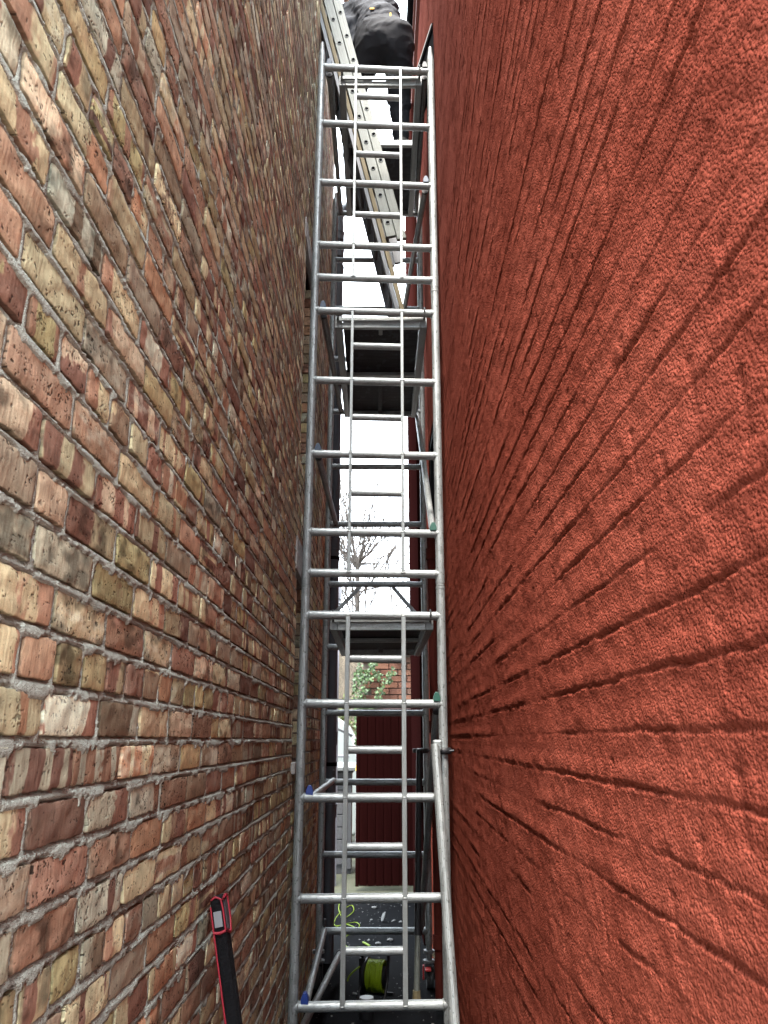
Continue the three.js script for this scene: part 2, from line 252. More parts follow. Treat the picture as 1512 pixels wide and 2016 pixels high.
  const height = (s, y) => {
    const j = Math.round((y - C0) / CH), yj = C0 + j * CH, wob = 0.002 * (vn(s * 9, j * 3.7, 31) - 0.5), v = (y - yj + wob) / 0.0062;
    const n = fbm(s * 30 + 9 * vn(s * 7, y * 7, 36), y * 36, 4, 32), big = vn(s * 16, y * 16 + j, 33), fine = vn(s * 170, y * 170, 35) - 0.5;
    let bed;
    if (v > 1.7) bed = -0.014; else if (v > -1) { const under = 0.42 + 0.5 * (big - 0.5) + 0.3 * fine; bed = 0.0012 * (big - 0.5) - 0.0002 - 0.008 * sm(under - 0.05, under + 0.4, v); } else { const reach = -1 - 2.8 * Math.max(0, n - 0.36) * 2.2 * sm(0.25, 0.65, big); bed = v > reach ? 0.0008 + 0.0026 * (big - 0.4) : -0.014; }
    const c = courses[clamp(Math.floor((y - C0) / CH), 0, courses.length - 1)]; let perp = -0.012;
    const guess = Math.floor((s - c.cuts[0]) / (c.head ? 0.1125 : 0.225));
    for (let q = Math.max(0, guess - 2); q < Math.min(c.cuts.length, guess + 5); q++) { const d = Math.abs(s - c.cuts[q]) / 0.0056; if (d < 1.0 + 1.2 * Math.max(0, n - 0.45)) perp = Math.max(perp, -0.0025 + 0.004 * (big - 0.5)); }
    return Math.max(bed, perp) + 0.0016 * (n - 0.5) + 0.0006 * fine;
  };
  const flat = () => -0.004;
  const sheets = [grid(LSTART, 2.7, 0.5, 4.7, 0.0072, 0.005, height), grid(2.7, 4.42, -0.02, 9.2, 0.022, 0.0056, height), grid(4.97, LEND, -0.02, 9.2, 0.05, 0.0062, height)];
  const cells = [[LSTART, 2.7, -0.02, 0.5], [LSTART, 2.7, 4.7, LTOP], [4.42, 4.97, -0.02, 1.545], [4.42, 4.97, 2.6, 3.305], [4.42, 4.97, 4.8, LTOP]];
  for (const [a, b, c, d] of cells) sheets.push(grid(a, b, c, d, 0.5, 0.5, flat));
  mesh('mortar', sheets, M.mortar, wall);
  // the masonry behind the face
  const core = []; for (const [a, b, c, d] of [[LSTART, 4, -0.05, 4.7], [4, 4.42, -0.05, LTOP], [4.97, LEND, -0.05, LTOP], [4.42, 4.97, -0.05, 1.545], [4.42, 4.97, 2.6, 3.305], [4.42, 4.97, 4.8, LTOP]]) core.push(box(0.3, d - c, b - a, -0.022 - 0.15, (c + d) / 2, -(a + b) / 2 + LSTART));
  core.push(guessedGable(LTOP, 0.3, -0.322));
  mesh('wall_core', core, std({ color: lin(0.16, 0.11, 0.09), roughness: 0.95, map: T.mottle }), wall);
  mesh('guessed_verge', [box(0.34, 0.09, LEND - 3.98, -0.15, LTOP + 0.045, -(LEND + 4) / 2), bar(V(-0.15, 4.75, 0), V(-0.15, LTOP + 0.05, -4), 0.34, 0.09, V(0, 1, 0))], M.pvcGrey, wall);
  // windows: pale lintels, sills, frames set back
  LWIN.forEach((w, k) => {
    const ly = k ? [2.60, 2.80] : [4.80, 4.955], sc = (w.s0 + w.s1) / 2;
    mesh('lintel', box(0.2, ly[1] - ly[0], 0.74, -0.1 + 0.006, (ly[0] + ly[1]) / 2, -sc + LSTART, 0.006), M.stone, wall);
    if (k) mesh('sill', box(0.2, 0.06, 0.6, -0.078, w.y0 - 0.035, -sc + LSTART, 0.008), M.stone, wall);
    const win = new THREE.Group(); win.name = 'window'; wall.add(win);
    const fx = -0.15, fw = 0.05, h = w.y1 - w.y0, L = w.s1 - w.s0;
    mesh('frame', [box(0.05, fw, L, fx, w.y0 + fw / 2, -sc + LSTART), box(0.05, fw, L, fx, w.y1 - fw / 2, -sc + LSTART), box(0.05, h - 2 * fw, fw, fx, (w.y0 + w.y1) / 2, -w.s0 - fw / 2 + LSTART), box(0.05, h - 2 * fw, fw, fx, (w.y0 + w.y1) / 2, -w.s1 + fw / 2 + LSTART)], M.frameBlack, win);
    mesh('pane', box(0.006, h - 2 * fw, L - 2 * fw, fx, (w.y0 + w.y1) / 2, -sc + LSTART), M.glass, win);
    // far and near reveals in cut brick
    const rj = rng(60 + k); for (let y = w.y0 + 0.01; y < w.y1 - 0.02; y += CH) { const hh = Math.min(0.064, w.y1 - y); const g = box(0.11, hh, 0.012, -0.062, y + hh / 2, -w.s1 + 0.003 + LSTART); const uv = g.attributes.uv, id = Math.floor(rj() * 512); for (let q = 0; q < uv.count; q++) uv.setXY(q, ((id % 16) + 0.02 + 0.48 * uv.getX(q)) / 16, (Math.floor(id / 16) + 0.05 + 0.9 * uv.getY(q)) / 32); g.setAttribute('color', new THREE.BufferAttribute(new Float32Array(g.attributes.position.count * 3).fill(0.85), 3)); mesh('brick', g, M.brick, wall); }
  });
}

// ------------------------------------------------------------------ right house: coarse red render over brick
const RX = (s) => (s < 4.7 ? 0.338 + 0.018 * s : 0.4226), REND = 9.3, RTOP = 8.95;
const RWIN = [{ s0: 4.58, s1: 5.42, y0: 6.46, y1: 6.93 }, { s0: 5.15, s1: 6.05, y0: 3.25, y1: 4.02 }];
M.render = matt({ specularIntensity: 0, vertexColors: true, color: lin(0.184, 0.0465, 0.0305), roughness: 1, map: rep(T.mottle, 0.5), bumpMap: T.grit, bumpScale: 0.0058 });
M.redPaint = matt({ specularIntensity: 0.05, color: lin(0.04, 0.009, 0.007), roughness: 0.8, map: T.mottle });
{
  const house = thing('rendered_house', 'tall house wall in coarse brick red render filling the right side', 'house', P(0.34, 0, 0.34));
  const hgt = (s, y) => {
    const warp = 0.008 * (fbm(s * 1.5, y * 1.5 + 7, 2, 200) - 0.5) + 0.005 * (fbm(s * 7.3, y * 5, 2, 202) - 0.5), yy = y - 0.02 + warp, j = Math.round(yy / CH), t = (yy - j * CH);
    const on = 0.10 + 0.90 * sm(0.36, 0.74, vn(s * 1.5 + j * 5.3, j * 2.13, 203) * 0.5 + vn(s * 5.1 + j * 9.1, j * 1.7, 204) * 0.5 + (h2(j, 4, 9) - 0.5) * 0.2) * (0.3 + 0.7 * sm(0.25, 0.6, vn(s * 15 + j * 3.1, j, 214)));
    const w = 0.0032 + 0.0042 * vn(s * 13, j * 3.1, 205) ** 2, rag = (vn(s * 90, y * 40, 206) - 0.5) * 0.004 + (vn(s * 31, j * 1.3, 216) - 0.5) * 0.004;
    const groove = on * sm(1.1, 0.1, Math.abs(t + rag) / w);
    const up = on * 0.0022 * sm(0.03, 0.004, Math.abs(t - 0.012));                                      // the lip above the groove
    const lump = 0.0035 * (fbm(s * 9, y * 11, 3, 207) - 0.5) + 0.003 * (fbm(s * 40, y * 40, 2, 208) - 0.5) + 0.010 * (fbm(s * 0.9, y * 0.9, 2, 209) - 0.5);
    const pl = s * 4.4 + (j % 2) * 0.5, pj = Math.abs(pl - Math.round(pl)) / 4.4, per = 0.6 * sm(0.5, 0.8, h2(Math.round(pl), j, 210)) * sm(0.011, 0.003, pj + rag);
    return lump + up - 0.0058 * groove - 0.0035 * per;
  };
  const inWin = (s, y) => RWIN.some((w) => s > w.s0 && s < w.s1 && y > w.y0 && y < w.y1);
  const patch = (s0, s1, y0, y1, ds, dy, amp = 1) => {
    const nx = Math.round((s1 - s0) / ds), ny = Math.round((y1 - y0) / dy), pos = new Float32Array((nx + 1) * (ny + 1) * 3), uv = new Float32Array((nx + 1) * (ny + 1) * 2), col = new Float32Array((nx + 1) * (ny + 1) * 3), idx = [];
    for (let k = 0, o = 0; k <= ny; k++) for (let i = 0; i <= nx; i++, o++) {
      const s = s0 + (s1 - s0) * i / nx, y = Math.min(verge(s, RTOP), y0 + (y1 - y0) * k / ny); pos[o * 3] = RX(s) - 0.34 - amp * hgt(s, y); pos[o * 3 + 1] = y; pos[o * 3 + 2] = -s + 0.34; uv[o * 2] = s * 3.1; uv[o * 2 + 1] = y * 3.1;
      const fade = 0.88 + 0.24 * fbm(s * 0.8, y * 0.5, 3, 220) - 0.16 * sm(0.6, 0.8, vn(s * 9, y * 0.55, 221)) * vn(s * 2, y * 1.2, 222) + 0.10 * (vn(s * 14, y * 14, 223) - 0.5); const hi = sm(2.2, 6.5, y); col[o * 3] = fade * (1 - 0.12 * hi); col[o * 3 + 1] = fade * (0.97 + 0.1 * (fade - 1)) * (1 + 0.22 * hi); col[o * 3 + 2] = fade * 0.97 * (1 + 0.5 * hi);  // upper wall tinted paler and greyer: haze put into the colour
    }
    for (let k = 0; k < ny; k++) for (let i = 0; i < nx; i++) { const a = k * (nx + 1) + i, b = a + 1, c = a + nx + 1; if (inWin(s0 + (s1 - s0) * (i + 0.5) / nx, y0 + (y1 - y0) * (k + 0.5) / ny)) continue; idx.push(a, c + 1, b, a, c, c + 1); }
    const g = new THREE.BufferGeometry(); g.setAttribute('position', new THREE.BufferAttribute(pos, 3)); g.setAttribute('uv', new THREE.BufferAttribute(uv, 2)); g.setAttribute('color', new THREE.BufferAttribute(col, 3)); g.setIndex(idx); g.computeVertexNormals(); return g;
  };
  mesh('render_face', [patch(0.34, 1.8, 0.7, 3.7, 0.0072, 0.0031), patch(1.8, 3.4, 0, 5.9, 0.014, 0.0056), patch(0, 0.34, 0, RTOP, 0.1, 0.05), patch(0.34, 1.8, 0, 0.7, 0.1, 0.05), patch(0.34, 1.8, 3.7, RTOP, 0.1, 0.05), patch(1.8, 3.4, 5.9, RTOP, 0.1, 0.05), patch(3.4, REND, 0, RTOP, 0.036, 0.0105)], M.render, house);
  const core = [], c = (a, b, y0, y1) => core.push(box(0.3, y1 - y0, b - a, 0.115 + 0.15, (y0 + y1) / 2, -(a + b) / 2 + 0.34));
  c(0, 4, 0, 4.7); c(4, 4.58, 0, RTOP); { const g = guessedGable(RTOP, 0.3, 0.115); g.translate(0, 0, 0.34); core.push(g); } c(6.05, REND, 0, RTOP); c(4.58, 5.42, 0, 3.25); c(5.42, 6.05, 0, 3.25); c(4.58, 5.15, 3.25, 6.46); c(5.15, 5.42, 4.02, 6.46); c(5.42, 6.05, 4.02, RTOP); c(4.58, 5.42, 6.93, RTOP);
  mesh('wall_core', core, M.redPaint, house);
  mesh('corner_trim', box(0.12, RTOP, 0.03, 0.135, RTOP / 2, -REND + 0.34 - 0.017), M.redPaint, house);
  mesh('eaves_course', [box(0.06, 0.07, REND - 3, 0.06, RTOP - 0.035, -(REND + 3) / 2 + 0.34), box(0.04, 0.06, REND - 3, 0.068, RTOP - 0.2, -(REND + 3) / 2 + 0.34)], std({ color: lin(0.13, 0.035, 0.025), roughness: 0.8, map: T.mottle }), house);
  { // black half-round gutter along the top
    const sh = new THREE.Shape(); sh.absarc(0, 0, 0.055, Math.PI, 2 * Math.PI); sh.absarc(0, 0, 0.049, 2 * Math.PI, Math.PI, true); const g = new THREE.ExtrudeGeometry(sh, { depth: REND - 3.2, bevelEnabled: false, curveSegments: 10 }); g.translate(0.02, RTOP + 0.05, -REND + 0.34);
    mesh('gutter', g, M.frameBlack, house);
  }
  RWIN.forEach((w, k) => {
    const win = new THREE.Group(); win.name = 'window'; house.add(win); const sc = -(w.s0 + w.s1) / 2 + 0.34, h = w.y1 - w.y0, L = w.s1 - w.s0, X = 0.0826;
    mesh('frame', [box(0.10, 0.05, L, X + 0.06, w.y0 + 0.025, sc), box(0.10, 0.05, L, X + 0.06, w.y1 - 0.025, sc), box(0.10, h - 0.1, 0.05, X + 0.06, (w.y0 + w.y1) / 2, -w.s0 - 0.025 + 0.34), box(0.10, h - 0.1, 0.05, X + 0.06, (w.y0 + w.y1) / 2, -w.s1 + 0.025 + 0.34)], M.frameBlack, win);
    if (k) mesh('pane', box(0.006, h - 0.1, L - 0.1, X + 0.06, (w.y0 + w.y1) / 2, sc), M.glass, win);
    else {
      const sash = new THREE.Group(); sash.name = 'open_sash'; sash.position.set(X - 0.004, w.y1 - 0.02, sc); sash.rotation.z = -0.262; win.add(sash);
      const g = [box(0.012, 0.05, L - 0.04, 0, -0.025, 0), box(0.012, 0.05, L - 0.04, 0, -h + 0.045, 0), box(0.012, h - 0.12, 0.05, 0, -h / 2 + 0.01, L / 2 - 0.045), box(0.012, h - 0.12, 0.05, 0, -h / 2 + 0.01, -L / 2 + 0.045)];
      const m = mesh('sash_frame', [...g, box(0.006, h - 0.12, L - 0.14, 0, -h / 2 + 0.01, 0)], M.frameBlack, sash); m.parent.remove(m); m.position.copy(sash.position); m.rotation.copy(sash.rotation); win.remove(sash); m.name = 'open_sash'; win.add(m);
      const tri = new THREE.Shape(); tri.moveTo(0, 0); tri.lineTo(0.03, -h + 0.03); tri.lineTo(-0.118, -h + 0.045); tri.closePath(); const cg = new THREE.ExtrudeGeometry(tri, { depth: 0.01, bevelEnabled: false }); cg.translate(X, w.y1 - 0.02, sc + L / 2 - 0.05); mesh('gap_shade', cg, M.frameBlack, win);  // added black sheet, stands for the dark gap behind the sash
      const ed = mesh('edge_trim', box(0.005, h - 0.03, 0.006, -0.006, -h / 2, 0), M.steel, win); ed.position.set(m.position.x, m.position.y, sc + L / 2 - 0.016); ed.rotation.z = -0.262;
      mesh('pane', box(0.006, h - 0.1, L - 0.1, X + 0.1, (w.y0 + w.y1) / 2, sc), M.hole, win);  // matt black sheet, stands for the dark inside of the opening
    }
  });
  for (const [y0, y1, c] of [[0.01, 5.7, lin(0.0125, 0.0032, 0.003)], [5.71, 8.7, lin(0.035, 0.0095, 0.008)]]) { const m = matt({ specularIntensity: 0, color: c, roughness: 1, map: T.wood }); for (let i = 0; i < 8; i++) mesh('board', box(0.03, y1 - y0, 0.252, 0.055, (y0 + y1) / 2, -(7.33 + i * 0.256) + 0.34, 0.004), m, house); }  // boards added over the far render to darken it, darkest low down
  mesh('soffit_board', box(0.24, 0.13, 0.04, 0.06, 8.72, -9.33, 0.004), std({ color: lin(0.12, 0.05, 0.025), roughness: 0.8, map: T.wood }), house);
  const dp = [tube(V(0.045, 0.1, -5.42 + 0.34), V(0.045, 3.12, -5.42 + 0.34), 0.034)]; for (const y of [0.4, 1.7, 2.9]) dp.push(tube(V(0.045, y, -5.08), V(0.045, y + 0.08, -5.08), 0.042));
  mesh('downpipe', dp, M.redPaint, house);
}

// ------------------------------------------------------------------ scaffold tower
const k2y = (k) => 0.355 + 0.25 * k;
const tower = thing('scaffold_tower', 'narrow aluminium scaffold tower standing between the two walls', 'scaffold', P(-0.04, 0, 4.5));
tower.rotation.z = -0.0046;
{
  const TL = (x, y, D) => V(x + 0.04 - 0.0046 * (y - 0.355), y, -(D - 4.5));   // world point to the tower's own axes
  const XL = -0.397, XR = 0.397, part = (n, g, m = M.alu) => mesh(n, g, m, tower);
  const zF = (x) => 0.02 - 0.035 * (x - XL) / (XR - XL), zR = -1.608;
  for (const [rear, xs] of [[0, [XL, XR]], [1, [XL + 0.012, XR]]]) for (const x of xs) {
    const z = rear ? zR : zF(x);
    for (const [a, b] of [[0.27, 2.53], [2.53, 4.53], [4.53, 6.46]]) {
      const g = [tube(V(x, a + 0.003, z), V(x, b, z), 0.0254, { flutes: 14 })];
      if (b < 6) g.push(tube(V(x, b - 0.015, z), V(x, b + 0.0, z), 0.0275), tube(V(x, b + 0.02, z), V(x, b + 0.11, z), 0.0268));
      else g.push(tube(V(x, b, z), V(x, b + 0.05, z), 0.0254, { r2: 0.019 }), tube(V(x, b + 0.05, z), V(x, b + 0.12, z), 0.0185, { r2: 0.012 }));
      part('post', g);
    }
  }
  const rungTube = (xa, za, xb, zb, y, r) => {
    const g = [tube(V(xa, y, za), V(xb, y, zb), r, { seg: 28 })];
    for (const [x, z, s] of [[xa, za, 1], [xb, zb, -1]]) { const w = new THREE.TorusGeometry(r + 0.001, 0.0035, 8, 24); w.rotateY(Math.PI / 2); w.translate(x + s * 0.0265, y, z); g.push(w); }
    return g;
  };
  const SL = -0.146, SR = 0.176;
  for (let k = 0; k <= 24; k++) {
    const y = k2y(k), full = k % 2 === 0 || k === 9 || k === 17;
    if (full) part('rung', rungTube(XL, zF(XL), XR, zF(XR), y, 0.0248), M.rung);
    else { const g = [tube(V(SL, y, zF(SL)), V(SR, y, zF(SR)), 0.0215, { seg: 28 })]; part('ladder_rung', g, M.rung); }
  }
  for (const [a, b, w] of [[0, 8, 0.026], [9, 16, 0.019], [17, 24, 0.018]]) for (const x of [SL, SR]) {
    const g = [box(w, k2y(b) - k2y(a) + 0.01, 0.022, x, (k2y(a) + k2y(b)) / 2, zF(x) + 0.0165, 0.003)];
    for (let k = a; k <= b; k++) if (k % 2 === 0 || k === a) { const t = new THREE.SphereGeometry(0.009, 8, 6); t.scale(1.9, 0.6, 0.7); t.translate(x, k2y(k) + (k === b ? -0.004 : 0.002), zF(x) + 0.024); g.push(t); }
    part('ladder_stile', g, M.alu);
  }
  for (let k = 0; k <= 24; k += 2) part('rung', rungTube(XL + 0.012, zR, XR, zR, k2y(k), 0.0235), M.aluDull);
  for (const s of [-1, 1]) part('knee_brace', bar(V(s < 0 ? -0.115 : 0.142, 2.835, zR), V(s < 0 ? XL + 0.02 : XR - 0.02, 2.56, zR), 0.03, 0.012, V(0, 0, 1)), M.aluDull);
  // horizontal and diagonal braces with claw hooks
  const claw = (p, m, parent) => {
    const sh = new THREE.Shape(); sh.moveTo(-0.017, -0.004); sh.lineTo(-0.017, 0.016); sh.lineTo(-0.006, 0.042); sh.lineTo(0.006, 0.042); sh.lineTo(0.017, 0.016); sh.lineTo(0.017, -0.004); sh.closePath();
    const g = new THREE.ExtrudeGeometry(sh, { depth: 0.036, bevelEnabled: true, bevelSize: 0.003, bevelThickness: 0.003, bevelSegments: 2 }); g.translate(p.x, p.y + 0.02, p.z - 0.012);
    mesh('claw', g, m, parent);
  };
  const braces = [
    [[-0.356, 6.355, 4.49], [-0.345, 6.345, 6.1], M.slate, M.aluDull], [[0.332, 5.355, 4.51], [0.235, 5.36, 6.1], M.slate, M.aluDull], [[-0.362, 4.355, 4.49], [-0.318, 4.355, 6.1], M.slate, M.aluDull],
    [[-0.374, 3.355, 4.49], [-0.350, 3.36, 6.1], M.slate, M.aluDull], [[0.330, 2.855, 4.51], [0.332, 4.34, 6.1], M.green, M.alu], [[0.330, 1.855, 4.51], [0.300, 0.36, 6.1], M.green, M.aluDull],
    [[-0.378, 1.355, 4.49], [-0.336, 1.37, 6.1], M.blue, M.alu], [[-0.378, 0.355, 4.49], [-0.385, 0.365, 6.1], M.blue, M.alu], [[0.342, 6.355, 4.51], [0.352, 6.36, 6.1], M.steel, M.aluDull]];
  for (const [a, b, cm, bm] of braces) {
    const A = TL(...a), B = TL(...b), d = B.clone().sub(A).normalize(); const A2 = A.clone().addScaledVector(d, 0.05).add(V(0, -0.004, 0)), B2 = B.clone().addScaledVector(d, -0.03);
    const br = part('brace', [tube(A2, B2, 0.0205, { flutes: 10 })], bm); claw(A, cm, br); mesh('end_plug', tube(A2.clone().addScaledVector(d, -0.003), A2.clone().addScaledVector(d, 0.01), 0.0212), M.steel, br);
    const e = new THREE.TorusGeometry(0.03, 0.007, 8, 18, Math.PI * 1.3); e.rotateY(Math.PI / 2); e.translate(B.x, B.y, B.z); mesh('claw', [e, box(0.018, 0.05, 0.03, B.x, B.y + 0.045, B.z, 0.004)], M.steel, br);
  }
  // stabilisers and their couplers
  const coupler = (p, dir, parent) => { const g = [new THREE.TorusGeometry(0.036, 0.012, 10, 24)]; g[0].rotateX(Math.PI / 2); g[0].scale(1, 1.5, 1); g[0].translate(p.x, p.y, p.z); g.push(box(0.05, 0.03, 0.03, p.x + dir * 0.05, p.y, p.z + 0.01, 0.006), tube(V(p.x + 0.03, p.y, p.z + 0.03), V(p.x + 0.085, p.y + 0.004, p.z + 0.03), 0.007, { seg: 10 }), box(0.02, 0.024, 0.02, p.x + 0.085, p.y + 0.004, p.z + 0.03, 0.003)); mesh('coupler', g, M.steel, parent); };
  let a = TL(0.311, 1.635, 4.425), b = TL(0.366, 0.04, 4.06), s = part('stabiliser', [tube(b, a, 0.0245, { flutes: 12 }), box(0.05, 0.06, 0.05, a.x + 0.012, a.y - 0.005, a.z - 0.01, 0.012)], M.alu); coupler(V(XR, 1.60, zF(XR)), -1, s);
  mesh('foot', tube(b.clone().add(V(0, -0.035, 0)), b.clone().add(V(0, 0.03, 0)), 0.034, { r2: 0.028 }), M.rubber, s);
  a = TL(0.302, 1.585, 5.98); b = TL(0.262, 0.40, 5.78); s = part('stabiliser', [tube(b, a, 0.023, { flutes: 10 })], M.steel); coupler(V(XR - 0.03, 1.58, zR + 0.02), -1, s);
  const b2 = TL(0.246, 0.075, 5.70); mesh('inner_tube', tube(b2, b.clone().lerp(b2, -0.1), 0.0195, { flutes: 8 }), M.ladderFace, s); mesh('foot', tube(b2.clone().add(V(0, -0.072, 0)), b2.clone().add(V(0, 0.02, 0)), 0.03, { r2: 0.024 }), M.timber, s);
  a = TL(-0.285, 0.172, 6.25); b = TL(-0.428, 0.165, 4.62); s = part('stabiliser', [tube(b, a, 0.021, { flutes: 10 })], M.alu); mesh('foot', [tube(a, a.clone().lerp(b, -0.03), 0.026)], M.rubber, s); mesh('coupler', [tube(b, b.clone().lerp(a, 0.05), 0.027)], M.steel, s);
  // castors on adjustable legs
  for (const [x, z] of [[XL, zF(XL)], [XR, zF(XR)], [XL + 0.012, zR], [XR, zR]]) {
    const c = part('castor_leg', [tube(V(x, 0.15, z), V(x, 0.30, z), 0.021), tube(V(x, 0.215, z), V(x, 0.235, z), 0.042), tube(V(x, 0.16, z), V(x, 0.172, z), 0.045)], M.aluDull);
    const w = new THREE.CylinderGeometry(0.068, 0.068, 0.045, 28); w.rotateZ(Math.PI / 2); w.translate(x, 0.068, z + 0.03); const t = new THREE.TorusGeometry(0.058, 0.013, 8, 28); t.rotateY(Math.PI / 2); t.translate(x, 0.071, z + 0.03);
    mesh('wheel', [w, t], M.rubber, c);
    mesh('fork', [box(0.008, 0.1, 0.07, x - 0.03, 0.11, z + 0.02, 0.003), box(0.008, 0.1, 0.07, x + 0.03, 0.11, z + 0.02, 0.003), box(0.07, 0.012, 0.07, x, 0.156, z + 0.01, 0.004)], M.steel, c);
    mesh('brake_pedal', [box(0.04, 0.012, 0.08, x - 0.015, 0.135, z + 0.085, 0.004), box(0.012, 0.09, 0.03, x - 0.045, 0.11, z + 0.06, 0.004)], z < -1 && x > 0 ? M.redPlastic : M.steel, c);
  }
}

// ------------------------------------------------------------------ decks hooked onto the rungs
function deck(name, label, k, open) {
  const y = k2y(k), x0 = -0.285, x1 = 0.325, D0 = 4.535, D1 = 6.085, o = thing(name, label, 'platform', P(0.02, y - 0.03, 5.31));
  const L = (x, yy, D) => V(x - 0.02, yy - (y - 0.03), -(D - 5.31)), zc = (D) => -(D - 5.31), bx = (a, b, c, d, e, f, r = 0.003) => box(b - a, d - c, f - e, (a + b) / 2 - 0.02, (c + d) / 2 - (y - 0.03), -((e + f) / 2 - 5.31), r);
  for (const [a, b] of [[x0, x0 + 0.045], [x1 - 0.045, x1]]) mesh('side_beam', bx(a, b, y - 0.075, y + 0.012, D0 + 0.03, D1 - 0.03), M.aluDull, o);
  mesh('end_beam', [bx(x0 + 0.01, x1 - 0.01, y - 0.032, y - 0.008, D0 + 0.012, D0 + 0.032), bx(x0 + 0.046, x1 - 0.046, y - 0.075, y - 0.034, D0 + 0.03, D0 + 0.06)], M.alu, o);
  mesh('end_beam', bx(x0 + 0.046, x1 - 0.046, y - 0.07, y - 0.01, D1 - 0.06, D1 - 0.032), M.aluDull, o);
  const inner = [x0 + 0.046, x1 - 0.046];
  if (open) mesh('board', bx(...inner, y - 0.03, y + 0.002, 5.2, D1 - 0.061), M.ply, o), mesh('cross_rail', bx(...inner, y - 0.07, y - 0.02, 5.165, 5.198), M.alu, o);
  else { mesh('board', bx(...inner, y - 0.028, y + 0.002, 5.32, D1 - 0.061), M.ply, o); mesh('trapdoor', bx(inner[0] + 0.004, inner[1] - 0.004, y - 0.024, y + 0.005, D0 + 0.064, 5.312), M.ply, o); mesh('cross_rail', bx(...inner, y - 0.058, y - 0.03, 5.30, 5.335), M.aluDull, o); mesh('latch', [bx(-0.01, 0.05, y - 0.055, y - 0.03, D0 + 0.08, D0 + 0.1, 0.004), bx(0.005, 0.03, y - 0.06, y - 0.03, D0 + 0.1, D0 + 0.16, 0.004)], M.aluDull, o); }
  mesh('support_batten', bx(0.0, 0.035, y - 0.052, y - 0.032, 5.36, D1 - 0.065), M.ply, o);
  for (const [x, D, s] of [[x0 + 0.02, 4.5, 1], [x1 - 0.02, 4.5, 1], [x0 + 0.02, 6.108, -1], [x1 - 0.02, 6.108, -1]]) { const g = new THREE.TorusGeometry(0.0305, 0.0055, 8, 22, Math.PI * 1.15); g.rotateY(Math.PI / 2); if (s < 0) g.rotateY(Math.PI); const p = L(x, y, D); g.translate(p.x, p.y, p.z); mesh('hook', [g, bx(x - 0.006, x + 0.006, y - 0.03, y + 0.02, s > 0 ? D + 0.028 : D - 0.06, s > 0 ? D + 0.06 : D - 0.028, 0.002)], M.steel, o); }
  return o;
}
deck('scaffold_platform', 'lowest scaffold platform, seen from below under two sloping knee braces', 8, false);
deck('scaffold_platform', 'middle scaffold platform with dark underside, on which the leaning ladder stands', 16, false);
deck('scaffold_platform', 'topmost scaffold platform with open hatch, beneath the worker', 24, true);

// ------------------------------------------------------------------ extension ladder standing on the middle platform, leaning to the left
{
  const o = thing('extension_ladder', 'long pale extension ladder leaning left through the open hatch, rung ends showing', 'ladder', P(0.232, 4.365, 5.15));
  const u = V(-0.219, 0.9757, 0).normalize(), n = V(u.y, -u.x, 0), Pt = (along, across, D) => V(0, 0, 0).addScaledVector(u, along).addScaledVector(n, across).add(V(0, 0, -(D - 5.15)));
  for (const D of [4.95, 5.33]) {
    const near = D < 5;
    // base section: narrow stile with a pale edge; fly section: broad face with two rows of rung ends
    mesh('base_stile', [near ? bar(Pt(0, -0.03, D + 0.012), Pt(4.2, -0.03, D + 0.012), 0.03, 0.055, V(0, 0, 1)) : bar(Pt(0, -0.01, D + 0.012), Pt(4.2, -0.01, D + 0.012), 0.085, 0.03, V(0, 0, 1))], M.ladderDark, o);
    if (near) mesh('stile_edge', bar(Pt(0.0, 0.004, D - 0.004), Pt(4.2, 0.004, D - 0.004), 0.031, 0.03, V(0, 0, 1)), M.timber, o).userData.label = 'pale yellow ladder edge strip';
    for (const [c, w, off] of [[0.066, 0.072, 0], [0.139, 0.066, 0.06]]) {
      const st = mesh('fly_stile', [bar(Pt(0.9 + off * 0.3, c, D), Pt(4.25, c, D), w, 0.03, V(0, 0, 1))], near ? M.ladderFace : M.ladderDark, o);
      for (let k = 0; k < 14; k++) {
        const p = Pt(1.02 + k * 0.25 + off, c, D - 0.0152); if (!near) continue;
        const h = new THREE.CylinderGeometry(0.0138, 0.0138, 0.007, 18); h.rotateX(Math.PI / 2); h.translate(p.x, p.y, p.z + 0.001); mesh('rung_end', h, M.hole, st);
        const rim = new THREE.TorusGeometry(0.0145, 0.0022, 6, 20); rim.translate(p.x, p.y, p.z + 0.003); mesh('rung_collar', rim, M.aluDull, st);
      }
    }
    mesh('foot', bar(Pt(-0.03, -0.03, D + 0.012), Pt(0.07, -0.03, D + 0.012), 0.04, 0.065, V(0, 0, 1)), M.rubber, o);
    if (near) mesh('stile_end', bar(Pt(0.86, 0.139, D), Pt(0.925, 0.139, D), 0.07, 0.036, V(0, 0, 1)), M.ladderFace, o);
  }
  for (let k = 0; k < 16; k++) mesh('rung', tube(Pt(0.25 + k * 0.25, -0.03, 4.97), Pt(0.25 + k * 0.25, -0.03, 5.33), 0.014), M.ladderDark, o);
  for (let k = 0; k < 14; k++) mesh('rung', tube(Pt(1.02 + k * 0.25, 0.066, 4.96), Pt(1.02 + k * 0.25, 0.066, 5.33), 0.014), M.ladderDark, o);
}

